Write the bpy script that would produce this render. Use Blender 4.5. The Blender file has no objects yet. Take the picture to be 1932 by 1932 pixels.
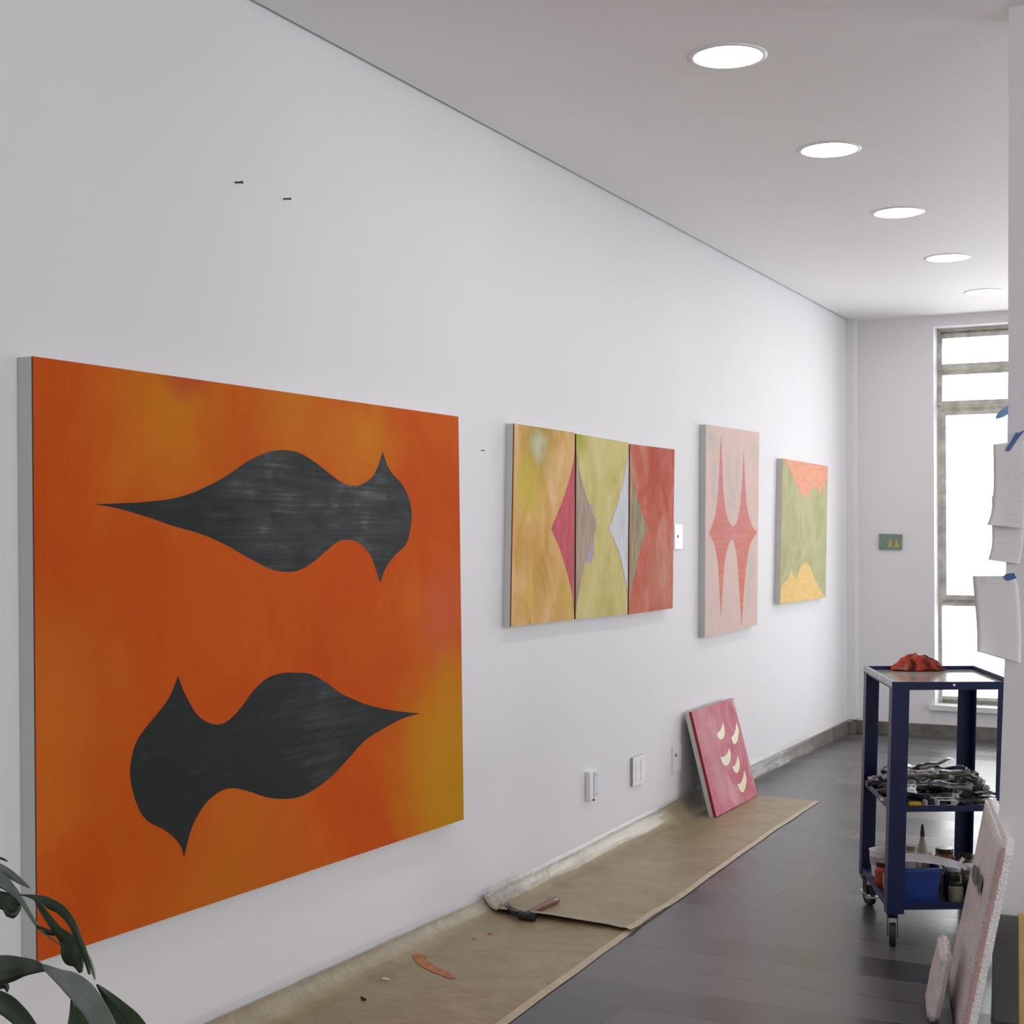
import bpy, bmesh, math, random
from mathutils import Vector, Matrix, noise, Euler
S = bpy.context.scene
COL = S.collection
random.seed(7)

# ------------------------------------------------------------------ camera
F, YAW, PITCH = 2779.2, 0.4642, 0.0159
CAM = Vector((2.4418, 0.0, 1.3354))
fw = Vector((-math.sin(YAW)*math.cos(PITCH), math.cos(YAW)*math.cos(PITCH), math.sin(PITCH)))
rt = Vector((math.cos(YAW), math.sin(YAW), 0.0))
up = rt.cross(fw)
cd = bpy.data.cameras.new('camera')
cam = bpy.data.objects.new('camera', cd)
COL.objects.link(cam)
m3 = Matrix((rt, up, -fw)).transposed()
cam.matrix_world = Matrix.Translation(CAM) @ m3.to_4x4()
cd.sensor_width = 36.0
cd.lens = 36.0*F/1932.0
cd.clip_start = 0.05
S.camera = cam

# ------------------------------------------------------------------ world, daylight, exposure
W = bpy.data.worlds.new('daylight')
S.world = W
W.use_nodes = True
bg = W.node_tree.nodes['Background']
bg.inputs[0].default_value = (0.97, 0.985, 1.0, 1)
bg.inputs[1].default_value = 4.9
S.view_settings.view_transform = 'Standard'
S.view_settings.look = 'None'
S.view_settings.exposure = -0.31
S.view_settings.gamma = 1.0
S.view_settings.use_curve_mapping = False
LAMP = 42.0          # emission of the ceiling discs

def portal(name, loc, rot, sx, sy):
    l = bpy.data.lights.new(name, 'AREA')
    l.shape = 'RECTANGLE'; l.size = sx; l.size_y = sy
    l.cycles.is_portal = True
    o = bpy.data.objects.new(name, l); COL.objects.link(o)
    o.location = loc; o.rotation_euler = rot
L = 10.033           # far wall
H = 2.8              # ceiling
portal('window_daylight', (1.83, L+0.32, 1.47), (math.radians(-90), 0, 0), 2.6, 2.56)
portal('room_daylight', (5.3, 0.45, 2.04), (0, math.radians(90), 0), 1.48, 6.3)  # portal of an added, unseen opening that fills the near room
portal('far_side_daylight', (5.3, 7.5, 1.15), (0, math.radians(90), 0), 1.9, 3.2)  # portal of an added, unseen opening that brightens the far part

# ------------------------------------------------------------------ geometry helpers
def ray(px, py):
    return (fw + rt*((px-966)/F) - up*((py-966)/F))
def at(px, py, zc):
    return CAM + ray(px, py)*zc
def onx(px, py, x=0.0):
    r = ray(px, py); return CAM + r*((x-CAM.x)/r.x)
def ony(px, py, y):
    r = ray(px, py); return CAM + r*((y-CAM.y)/r.y)
def onz(px, py, z=0.0):
    r = ray(px, py); return CAM + r*((z-CAM.z)/r.z)

def s2l(v):
    v /= 255.0
    return v/12.92 if v <= 0.04045 else ((v+0.055)/1.055)**2.4
def alb(r, g, b, wall=200, wa=0.8):
    k = wa/s2l(wall)
    return tuple(min(0.92, s2l(c)*k) for c in (r, g, b))

def link(name, me, mats, parent=None, smooth=False):
    o = bpy.data.objects.new(name, me)
    if not isinstance(mats, (list, tuple)): mats = [mats]
    for m in mats: me.materials.append(m)
    if smooth:
        for p in me.polygons: p.use_smooth = True
    COL.objects.link(o)
    if parent is not None:
        o.parent = parent
        if parent.get('_root'):
            o.location = -Vector(parent['_root'])
    return o
def build(name, bm, mats, parent=None, smooth=False, recalc=True):
    if recalc: bmesh.ops.recalc_face_normals(bm, faces=bm.faces)
    me = bpy.data.meshes.new(name)
    bm.to_mesh(me); bm.free()
    return link(name, me, mats, parent, smooth)
def tag(o, label=None, cat=None, group=None, kind=None):
    if label: o['label'] = label
    if cat: o['category'] = cat
    if group: o['group'] = group
    if kind: o['kind'] = kind
    return o
def thing(name, loc, label, cat, group=None):
    """Empty at the base; children are meshes given in world coordinates"""
    o = bpy.data.objects.new(name, None)
    o.empty_display_size = 0.05
    COL.objects.link(o)
    o.location = loc
    o['_root'] = tuple(loc)
    return tag(o, label, cat, group)
def struct(name, bm, mats, smooth=False, parent=None):
    o = build(name, bm, mats, parent, smooth)
    o['kind'] = 'structure'
    return o
def hexa(bm, c, mi=0):
    """c = 8 corners: bottom 4 (ccw), top 4"""
    v = [bm.verts.new(p) for p in c]
    for f in ((0,3,2,1),(4,5,6,7),(0,1,5,4),(1,2,6,5),(2,3,7,6),(3,0,4,7)):
        fc = bm.faces.new([v[i] for i in f]); fc.material_index = mi
    return v
def box(bm, a, b, mi=0):
    x0,y0,z0 = a; x1,y1,z1 = b
    return hexa(bm, [(x0,y0,z0),(x1,y0,z0),(x1,y1,z0),(x0,y1,z0),(x0,y0,z1),(x1,y0,z1),(x1,y1,z1),(x0,y1,z1)], mi)
def fbox(bm, o, u, v, w, mi=0):
    """box from origin o with edge vectors"""
    o=Vector(o);u=Vector(u);v=Vector(v);w=Vector(w)
    return hexa(bm, [o,o+u,o+u+v,o+v,o+w,o+u+w,o+u+v+w,o+v+w], mi)
def tube(bm, pts, r, n=10, mi=0, cap=True):
    pts = [Vector(p) for p in pts]
    rs = r if isinstance(r, (list, tuple)) else [r]*len(pts)
    rings = []
    ref = None
    for i, p in enumerate(pts):
        d = (pts[min(i+1, len(pts)-1)] - pts[max(i-1, 0)]).normalized()
        if ref is None:
            ref = d.orthogonal().normalized()
        a = (ref - d*ref.dot(d)).normalized(); ref = a
        b = d.cross(a)
        rings.append([bm.verts.new(p + (a*math.cos(t)+b*math.sin(t))*rs[i]) for t in [2*math.pi*k/n for k in range(n)]])
    for i in range(len(rings)-1):
        for k in range(n):
            f = bm.faces.new((rings[i][k], rings[i][(k+1)%n], rings[i+1][(k+1)%n], rings[i+1][k])); f.material_index = mi
    if cap:
        f = bm.faces.new(rings[0][::-1]); f.material_index = mi
        f = bm.faces.new(rings[-1]); f.material_index = mi
def lathe(bm, prof, o=(0,0,0), n=24, mi=0, cap=True):
    o = Vector(o); rings = []
    for r, z in prof:
        rings.append([bm.verts.new(o+Vector((r*math.cos(2*math.pi*k/n), r*math.sin(2*math.pi*k/n), z))) for k in range(n)])
    for i in range(len(rings)-1):
        for k in range(n):
            f = bm.faces.new((rings[i][k], rings[i][(k+1)%n], rings[i+1][(k+1)%n], rings[i+1][k])); f.material_index = mi
    if cap:
        f = bm.faces.new(rings[0][::-1]); f.material_index = mi
        f = bm.faces.new(rings[-1]); f.material_index = mi
def grid(bm, fn, us, vs, mi=0):
    g = [[bm.verts.new(fn(u, v)) for v in vs] for u in us]
    for i in range(len(us)-1):
        for j in range(len(vs)-1):
            f = bm.faces.new((g[i][j], g[i+1][j], g[i+1][j+1], g[i][j+1])); f.material_index = mi
    return g
def lin(a, b, n): return [a+(b-a)*i/(n-1) for i in range(n)]
def interp(t, tab):
    if t <= tab[0][0]:
        (a, p), (b, q) = tab[0], tab[1]
    elif t >= tab[-1][0]:
        (a, p), (b, q) = tab[-2], tab[-1]
    else:
        for i in range(len(tab)-1):
            if tab[i][0] <= t <= tab[i+1][0]:
                (a, p), (b, q) = tab[i], tab[i+1]; break
    return p+(q-p)*(t-a)/(b-a)
def spline(pts, cusps, n=8, closed=True):
    """Catmull-Rom through 2D points; indices in cusps stay sharp"""
    N = len(pts); out = []
    P = [Vector(p) for p in pts]
    for i in range(N if closed else N-1):
        p1, p2 = P[i], P[(i+1) % N]
        p0 = P[(i-1) % N] if (closed or i > 0) else p1
        p3 = P[(i+2) % N] if (closed or i+2 < N) else p2
        if i in cusps: p0 = p1*1.0
        if (i+1) % N in cusps: p3 = p2*1.0
        for k in range(n):
            t = k/n
            out.append(0.5*((2*p1)+(p2-p0)*t+(2*p0-5*p1+4*p2-p3)*t*t+(3*p1-p0-3*p2+p3)*t**3))
    if not closed: out.append(P[-1])
    return out

# ------------------------------------------------------------------ materials
class NT:
    def __init__(s, name):
        s.m = bpy.data.materials.new(name); s.m.use_nodes = True
        s.t = s.m.node_tree; s.b = s.t.nodes['Principled BSDF']
        s.out = s.t.nodes['Material Output']
    def n(s, typ, **kw):
        nd = s.t.nodes.new(typ)
        for k, v in kw.items():
            if k.startswith('i_'): nd.inputs[k[2:]].default_value = v
            else: setattr(nd, k, v)
        return nd
    def l(s, a, b): s.t.links.new(a, b)
    def coord(s, scale=(1,1,1), kind='Object'):
        tc = s.n('ShaderNodeTexCoord'); mp = s.n('ShaderNodeMapping')
        mp.inputs['Scale'].default_value = scale
        s.l(tc.outputs[kind], mp.inputs[0]); return mp.outputs[0]
    def noise(s, co, scale=5, detail=4, rough=0.5, dist=0.0):
        nd = s.n('ShaderNodeTexNoise'); nd.inputs['Scale'].default_value = scale
        nd.inputs['Detail'].default_value = detail; nd.inputs['Roughness'].default_value = rough
        nd.inputs['Distortion'].default_value = dist
        s.l(co, nd.inputs['Vector']); return nd.outputs['Fac']
    def ramp(s, fac, stops, interp='LINEAR'):
        r = s.n('ShaderNodeValToRGB'); r.color_ramp.interpolation = interp
        e = r.color_ramp.elements
        while len(e) < len(stops): e.new(0.5)
        for el, (p, c) in zip(e, stops):
            el.position = p
            el.color = (*c, 1) if len(c) == 3 else c
        s.l(fac, r.inputs[0]); return r.outputs[0]
    def mix(s, fac, a, b, mode='MIX'):
        m = s.n('ShaderNodeMix', data_type='RGBA', blend_type=mode)
        for x, i in ((fac, 0), (a, 6), (b, 7)):
            if hasattr(x, 'is_linked') or isinstance(x, bpy.types.NodeSocket): s.l(x, m.inputs[i])
            elif i == 0: m.inputs[0].default_value = x
            else: m.inputs[i].default_value = (*x, 1)
        return m.outputs[2]
    def math(s, op, a, b=None, clamp=False):
        m = s.n('ShaderNodeMath', operation=op); m.use_clamp = clamp
        for i, x in enumerate((a, b)):
            if x is None: continue
            if isinstance(x, bpy.types.NodeSocket): s.l(x, m.inputs[i])
            else: m.inputs[i].default_value = x
        return m.outputs[0]
    def bump(s, h, strength=0.2, dist=0.01):
        b = s.n('ShaderNodeBump'); b.inputs['Strength'].default_value = strength
        b.inputs['Distance'].default_value = dist
        s.l(h, b.inputs['Height']); s.l(b.outputs[0], s.b.inputs['Normal'])
    def base(s, c):
        if isinstance(c, bpy.types.NodeSocket): s.l(c, s.b.inputs['Base Color'])
        else: s.b.inputs['Base Color'].default_value = (*c, 1)
    def set(s, rough=None, metal=None, spec=None, coat=None):
        if rough is not None: s.b.inputs['Roughness'].default_value = rough
        if metal is not None: s.b.inputs['Metallic'].default_value = metal
        if spec is not None: s.b.inputs['Specular IOR Level'].default_value = spec
        if coat is not None: s.b.inputs['Coat Weight'].default_value = coat
        return s
    def blob(s, co, centre, radius, soft=1.0):
        """1 at centre falling to 0 at radius (in mapped coordinates)"""
        d = s.n('ShaderNodeVectorMath', operation='DISTANCE')
        s.l(co, d.inputs[0]); d.inputs[1].default_value = centre
        a = s.math('DIVIDE', d.outputs['Value'], radius)
        a = s.math('SUBTRACT', 1.0, a, clamp=True)
        m = s.n('ShaderNodeMath', operation='SMOOTH_MIN'); s.l(a, m.inputs[0])
        m.inputs[1].default_value = 1.0; m.inputs[2].default_value = 0.3
        return m.outputs[0]
def plain(name, c, rough=0.5, metal=0.0, spec=0.5, nscale=None, var=0.12, bump=0.0, bscale=60):
    t = NT(name); t.set(rough, metal, spec)
    co = t.coord()
    f = t.noise(co, nscale or 6, 4)
    dk = tuple(x*(1-var) for x in c); lt = tuple(min(0.95, x*(1+var)) for x in c)
    t.base(t.ramp(f, [(0.3, dk), (0.7, lt)]))
    if bump: t.bump(t.noise(co, bscale, 3), bump, 0.004)
    return t.m

def wall_mat(name, c):
    t = NT(name); t.set(0.62, 0, 0.3)
    co = t.coord()
    a = t.noise(co, 1.3, 3, 0.6); b = t.noise(co, 9, 5, 0.6)
    col = t.ramp(a, [(0.3, tuple(x*0.975 for x in c)), (0.7, c)])
    t.base(t.mix(t.math('MULTIPLY', b, 0.10), col, tuple(x*0.9 for x in c)))
    t.bump(t.noise(co, 28, 5, 0.65), 0.12, 0.004)
    return t.m
M = {}
M['wall'] = wall_mat('white_wall_paint', (0.825, 0.81, 0.83))
M['ceil'] = wall_mat('ceiling_paint', (0.93, 0.915, 0.92))
M['gap'] = plain('dark_gap', (0.25, 0.26, 0.25), 0.9)

def floor_mat():
    t = NT('dark_laminate'); t.set(0.3, 0, 0.6)
    tc = t.n('ShaderNodeTexCoord')
    br = t.n('ShaderNodeTexBrick')
    br.offset = 0.37; br.offset_frequency = 2; br.squash = 1.0
    mp = t.n('ShaderNodeMapping'); mp.inputs['Location'].default_value = (0.35, 0.105, 0)
    t.l(tc.outputs['Object'], mp.inputs[0]); t.l(mp.outputs[0], br.inputs['Vector'])
    br.inputs['Scale'].default_value = 1.0
    br.inputs['Brick Width'].default_value = 1.2
    br.inputs['Row Height'].default_value = 0.2
    br.inputs['Mortar Size'].default_value = 0.003
    br.inputs['Mortar Smooth'].default_value = 0.1
    br.inputs['Bias'].default_value = 0.0
    br.inputs['Color1'].default_value = (0.022, 0.021, 0.022, 1)
    br.inputs['Color2'].default_value = (0.150, 0.143, 0.148, 1)
    br.inputs['Mortar'].default_value = (0.006, 0.006, 0.006, 1)
    co = t.coord((1.2, 16, 1))
    g = t.noise(co, 2.4, 8, 0.62, 0.6)
    col = t.mix(0.28, br.outputs['Color'], t.ramp(g, [(0.25, (0.022, 0.021, 0.022)), (0.5, (0.06, 0.057, 0.060)), (0.8, (0.11, 0.105, 0.108))]))
    kn = t.noise(t.coord((3.0, 9, 1)), 1.7, 3, 0.5, 0.3)
    kn = t.ramp(kn, [(0.66, (0, 0, 0)), (0.74, (1, 1, 1))])
    col = t.mix(t.math('MULTIPLY', kn, 0.5), col, (0.03, 0.027, 0.025))
    t.base(col)
    rowv = t.n('ShaderNodeSeparateColor'); t.l(br.outputs['Color'], rowv.inputs[0])
    r = t.math('ADD', t.math('ADD', t.math('MULTIPLY', g, 0.08), 0.175), t.math('MULTIPLY', rowv.outputs[0], 0.8))
    t.l(r, t.b.inputs['Roughness'])
    h = t.math('SUBTRACT', t.math('MULTIPLY', g, 0.25), t.math('MULTIPLY', br.outputs['Fac'], 1.0))
    t.bump(h, 0.18, 0.0018)
    return t.m
M['floor'] = floor_mat()
M['base'] = plain('grey_wood_baseboard', (0.17, 0.155, 0.135), 0.45, nscale=12, var=0.35)
M['steel'] = plain('weathered_window_steel', (0.50, 0.485, 0.44), 0.55, nscale=14, var=0.3)
M['sillw'] = plain('sill_stone', (0.75, 0.74, 0.75), 0.4)
M['white_pl'] = plain('white_plastic', (0.86, 0.85, 0.87), 0.3, var=0.03)
M['grey_pl'] = plain('grey_plastic', (0.45, 0.45, 0.47), 0.4, var=0.05)
M['lilac_pl'] = plain('pale_lilac_plastic', (0.70, 0.70, 0.80), 0.35, var=0.04)
M['black'] = plain('black', (0.012, 0.012, 0.013), 0.45)
M['nail'] = plain('dark_nail_steel', (0.03, 0.03, 0.035), 0.4, 0.6)

def glass_mat(name, gloss_rough=0.02, tint=(1, 1, 1), fac=0.08):
    t = NT(name)
    t.t.nodes.remove(t.b)
    tr = t.n('ShaderNodeBsdfTransparent'); tr.inputs[0].default_value = (*tint, 1)
    gl = t.n('ShaderNodeBsdfGlossy'); gl.inputs['Roughness'].default_value = gloss_rough
    fr = t.n('ShaderNodeLayerWeight'); fr.inputs['Blend'].default_value = fac
    mx = t.n('ShaderNodeMixShader')
    t.l(fr.outputs['Fresnel'], mx.inputs[0]); t.l(tr.outputs[0], mx.inputs[1]); t.l(gl.outputs[0], mx.inputs[2])
    t.l(mx.outputs[0], t.out.inputs[0])
    return t.m
M['glass'] = glass_mat('window_glass')
def film_mat(name, opaq=0.06):
    t = NT(name)
    t.t.nodes.remove(t.b)
    co = t.coord((1, 0.35, 1))
    bp = t.n('ShaderNodeBump'); bp.inputs['Strength'].default_value = 0.6; bp.inputs['Distance'].default_value = 0.006
    t.l(t.noise(co, 26, 5, 0.6, 0.8), bp.inputs['Height'])
    tr = t.n('ShaderNodeBsdfTransparent'); tr.inputs[0].default_value = (0.97, 0.97, 0.97, 1)
    df = t.n('ShaderNodeBsdfDiffuse'); df.inputs[0].default_value = (0.75, 0.74, 0.72, 1)
    gl = t.n('ShaderNodeBsdfGlossy'); gl.inputs['Roughness'].default_value = 0.18
    t.l(bp.outputs[0], gl.inputs['Normal'])
    fr = t.n('ShaderNodeLayerWeight'); fr.inputs['Blend'].default_value = 0.12
    t.l(bp.outputs[0], fr.inputs['Normal'])
    m1 = t.n('ShaderNodeMixShader'); m1.inputs[0].default_value = opaq
    t.l(tr.outputs[0], m1.inputs[1]); t.l(df.outputs[0], m1.inputs[2])
    m2 = t.n('ShaderNodeMixShader')
    t.l(t.math('MULTIPLY', fr.outputs['Fresnel'], 0.09), m2.inputs[0]); t.l(m1.outputs[0], m2.inputs[1]); t.l(gl.outputs[0], m2.inputs[2])
    t.l(m2.outputs[0], t.out.inputs[0])
    return t.m
M['film'] = film_mat('clear_plastic_film')
M['film2'] = film_mat('crumpled_plastic_film', 0.35)
def emit(name, c, s):
    t = NT(name); t.t.nodes.remove(t.b)
    e = t.n('ShaderNodeEmission'); e.inputs[0].default_value = (*c, 1); e.inputs[1].default_value = s
    t.l(e.outputs[0], t.out.inputs[0]); return t.m
M['lamp'] = emit('led_disc', (1.0, 0.98, 0.97), LAMP)

def kraft_mat():
    t = NT('kraft_paper'); t.set(0.36, 0, 0.7)
    co = t.coord()
    a = t.noise(co, 5, 8, 0.72, 0.9); b = t.noise(t.coord((4, 8, 4)), 2, 6, 0.6, 1.4)
    col = t.ramp(a, [(0.25, (0.22, 0.168, 0.085)), (0.5, (0.31, 0.242, 0.132)), (0.78, (0.42, 0.335, 0.20))])
    t.base(col)
    h = t.math('ADD', t.math('MULTIPLY', a, 0.5), t.math('MULTIPLY', b, 0.9))
    t.bump(h, 0.5, 0.012)
    return t.m
M['kraft'] = kraft_mat()
M['hem'] = plain('folded_kraft_hem', (0.50, 0.42, 0.29), 0.4, nscale=20, var=0.12)
M['stain'] = plain('orange_paint_stain', (0.44, 0.15, 0.04), 0.5, nscale=30, var=0.3)
M['redspot'] = plain('red_paint_spot', (0.6, 0.06, 0.02), 0.4)
M['gesso'] = plain('white_primed_canvas', (0.60, 0.62, 0.60), 0.75, nscale=4, var=0.05, bump=0.3, bscale=400)
M['ply'] = plain('raw_wood', (0.66, 0.48, 0.18), 0.5, nscale=9, var=0.15)

# ------------------------------------------------------------------ room shell
def add(name, a, b, mat):
    bm = bmesh.new(); box(bm, a, b); return struct(name, bm, mat)
YN, XR = -3.0, 5.2
add('floor', (-0.2, YN-0.2, -0.12), (XR+0.2, L+0.45, 0), M['floor'])
add('ceiling', (0.014, YN, H), (XR, L, H+0.02), M['ceil'])
bm = bmesh.new()
box(bm, (-0.2, YN-0.2, H+0.035), (XR+0.2, L+0.45, H+0.15))
struct('trim_1', bm, M['gap'])
add('wall_left', (-0.15, YN, 0), (0, L+0.3, H+0.035), M['wall'])
# far wall with window opening; px positions of the opening's edges taken on the wall plane
wx0, wx1, wz0, wz1 = 0.563, 3.09, 0.205, 2.728
bm = bmesh.new()
D = 0.30
box(bm, (0, L, 0), (wx0, L+D, H+0.035)); box(bm, (wx1, L, 0), (XR, L+D, H+0.035))
box(bm, (wx0, L, wz1), (wx1, L+D, H+0.035)); box(bm, (wx0, L, 0), (wx1, L+D, wz0))
struct('wall_far', bm, M['wall'])
bm = bmesh.new()
ry0, ry1, rz0, rz1 = -2.7, 3.6, 1.3, 2.78  # near opening, added out of view as a source of fill
box(bm, (XR, YN, 0), (XR+0.15, ry0, H+0.035)); box(bm, (XR, ry1, 0), (XR+0.15, 5.9, H+0.035)); box(bm, (XR, 9.1, 0), (XR+0.15, L+0.3, H+0.035))
box(bm, (XR, 5.9, 0), (XR+0.15, 9.1, 0.2)); box(bm, (XR, 5.9, 1.95), (XR+0.15, 9.1, H+0.035))  # far opening, added out of view to brighten the left wall
box(bm, (XR, ry0, rz1), (XR+0.15, ry1, H+0.035)); box(bm, (XR, ry0, 0), (XR+0.15, ry1, rz0))
struct('wall_right', bm, M['wall'])
add('wall_near', (-0.15, YN-0.15, 0), (XR+0.15, YN, H+0.035), M['wall'])
# partition whose end is seen on the right, its plaster edge slightly uneven
YP = 4.25
edge = [ony(px, py, YP) for px, py in ((1903, -60), (1902.5, 300), (1902, 700), (1896, 1230), (1886, 1500), (1876, 1740), (1870, 1880))]
bm = bmesh.new()
zs = [H+0.03] + [p.z for p in edge[1:-1]] + [0.0]
xs = [edge[0].x] + [p.x for p in edge[1:-1]] + [edge[-1].x-0.002]
va = [(bm.verts.new((x, YP, z)), bm.verts.new((x+0.0, YP+0.14, z)), bm.verts.new((XR, YP, z)), bm.verts.new((XR, YP+0.14, z))) for x, z in zip(xs, zs)]
for a, b in zip(va, va[1:]):
    bm.faces.new((a[0], a[2], b[2], b[0])); bm.faces.new((a[1], a[0], b[0], b[1])); bm.faces.new((a[3], a[1], b[1], b[3]))
bm.faces.new((va[0][0], va[0][1], va[0][3], va[0][2])); bm.faces.new((va[-1][0], va[-1][2], va[-1][3], va[-1][1]))
struct('wall_partition', bm, M['wall'])
# small boxed chase in the far left corner
cx0 = ony(1597, 900, L-0.12).x; cx1 = ony(1611, 900, L-0.12).x
cx0 = 0.0
bm = bmesh.new(); box(bm, (0, L-0.10, 0.095), (max(cx1, 0.05), L, H+0.03)); struct('trim_2', bm, M['wall'])

# baseboards
ZB = [(2.0, 0.068), (3.12, 0.062), (3.9, 0.052), (4.74, 0.042), (5.42, 0.047), (6.8, 0.072), (8.0, 0.082), (9.9, 0.088)]
bm = bmesh.new()
ys = lin(YN, L-0.13, 60)
rows = []
for y in ys:
    z = interp(max(y, 2.0), ZB)
    rows.append([bm.verts.new(p) for p in ((0, y, 0), (0.013, y, 0), (0.013, y, z-0.004), (0.009, y, z), (0, y, z))])
for a, b in zip(rows, rows[1:]):
    for k in range(5): bm.faces.new((a[k], a[(k+1) % 5], b[(k+1) % 5], b[k]))
bm.faces.new(rows[0]); bm.faces.new(rows[-1][::-1])
struct('baseboard_left', bm, M['base'])
bm = bmesh.new()
box(bm, (0.02, L-0.014, 0), (XR, L, 0.072)); box(bm, (0.02, L-0.009, 0.072), (XR, L, 0.080))
box(bm, (0.0, L-0.115, 0), (0.062, L-0.1, 0.08))
struct('baseboard_far', bm, M['base'])

# ------------------------------------------------------------------ window
wroot = bpy.data.objects.new('window_1', None); COL.objects.link(wroot); wroot.location = (wx0, L+0.1, wz0)
wroot['kind'] = 'structure'; wroot['_root'] = (wx0, L+0.1, wz0)
YW = L+0.17
def wz(py, px=1830): return ony(px, py, YW).z
def wxx(px, py=900): return ony(px, py, YW).x
zt = wz1
z_top0 = wz(627); p1t, p1b = wz(634), wz(686); p2t, p2b = wz(706), wz(756); p3t, p3b = wz(785), wz(1123); p4t, p4b = wz(1142), wz(1314)
fx0 = wx0                          # outer frame left
module = 1.26
starts = [wx0 + i*module for i in range(2)]
bm = bmesh.new()
fr = 0.022
for sx in starts:
    ex = sx+module
    box(bm, (sx, YW-0.03, wz0), (sx+0.022, YW+0.03, zt)); box(bm, (ex-0.022, YW-0.03, wz0), (ex, YW+0.03, zt))
    for z0, z1 in ((z_top0+0.01, zt), (p4b-0.02, wz0+0.03)):
        box(bm, (sx+0.022, YW-0.03, min(z0, z1)), (ex-0.022, YW+0.03, max(z0, z1)))
    for z0, z1 in ((p3b-0.028, p4t+0.008), (p2b-0.028, p3t+0.028), (p1b-0.04, p2t+0.018), (p4b-0.024, wz0), (p1t+0.018, z_top0+0.012)):
        lo_, hi_ = min(z0, z1), max(z0, z1)
        box(bm, (sx+0.022, YW+0.006, lo_-0.002), (ex-0.022, YW+0.03, hi_+0.002))
struct('window_frame', bm, M['steel'], parent=wroot)
def sash(sx, zb, ztp, tilt, bar, left=0.04):
    """glazed sash hinged at the top; tilt = how far its foot swings in"""
    ex = sx+module-0.03; s0 = sx+left-bar
    bm = bmesh.new()
    def P(x, z, o):
        k = (ztp-z)/(ztp-zb)
        return Vector((x, YW-0.012-tilt*k+o, z))
    def bar_(x0, x1, z0, z1):
        hexa(bm, [P(x0,z0,-.014),P(x1,z0,-.014),P(x1,z0,.014),P(x0,z0,.014),P(x0,z1,-.014),P(x1,z1,-.014),P(x1,z1,.014),P(x0,z1,.014)])
    bar_(s0, ex, ztp-bar*0.7, ztp); bar_(s0, ex, zb, zb+bar)
    bar_(s0, s0+bar, zb+bar, ztp-bar*0.7); bar_(ex-bar, ex, zb+bar, ztp-bar*0.7)
    o = struct('window_sash', bm, M['steel'], parent=wroot)
    bm = bmesh.new()
    a, b, c, d = P(s0+bar*0.5, zb+bar*0.5, 0), P(ex-bar*0.5, zb+bar*0.5, 0), P(ex-bar*0.5, ztp-bar*0.4, 0), P(s0+bar*0.5, ztp-bar*0.4, 0)
    fbox(bm, a, b-a, Vector((0, 0.004, 0)), d-a)
    g = build('window_pane', bm, M['glass'], wroot); g['kind'] = 'structure'
xl = wxx(1780)-wx0; xl3 = wxx(1786)-wx0; xl4 = wxx(1774, 1200)-wx0
for sx in starts:
    sash(sx, p1b-0.042, p1t+0.02, 0.02, 0.042, xl)
    sash(sx, p2b-0.03, p2t+0.02, 0.02, 0.03, xl)
    sash(sx, p3b-0.03, p3t+0.03, 0.0, 0.03, xl3)
    sash(sx, p4b-0.025, p4t+0.01, 0.0, 0.022, xl4)
bm = bmesh.new()
box(bm, (wx0-0.03, L-0.03, wz0-0.03), (wx1, YW-0.03, wz0+0.004))
struct('window_sill', bm, M['sillw'], parent=wroot)

# ------------------------------------------------------------------ ceiling lamps
places = ['nearest', 'second', 'third', 'fourth', 'farthest']
for i, pl_ in enumerate(places):
    c = Vector((1.0275, 4.2983+1.2169*i, H)); r = 0.1023
    lb = {'nearest': 'round white recessed ceiling light nearest the camera, the largest disc in the row',
          'second': 'round glowing recessed ceiling light, second from the camera in the row',
          'third': 'round glowing recessed ceiling light in the middle of the row of five',
          'fourth': 'round glowing recessed ceiling light, second last before the window wall',
          'farthest': 'small looking round ceiling light at the far end of the row, nearest the window wall'}[pl_]
    t = thing('ceiling_light', c, lb, 'ceiling light', 'recessed ceiling lights in a row')
    bm = bmesh.new()
    lathe(bm, [(r+0.017, -0.0005), (r+0.017, -0.003), (r+0.006, -0.0055), (r, -0.004), (r, -0.0005)], c, 64, cap=False)
    build('trim_ring', bm, M['white_pl'], t, True)
    bm = bmesh.new()
    bmesh.ops.create_circle(bm, cap_ends=True, segments=64, radius=r+0.0005, matrix=Matrix.Translation(c+Vector((0, 0, -0.0035))))
    for f in bm.faces:
        if f.normal.z > 0: f.normal_flip()
    build('diffuser', bm, M['lamp'], t, recalc=False)

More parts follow.
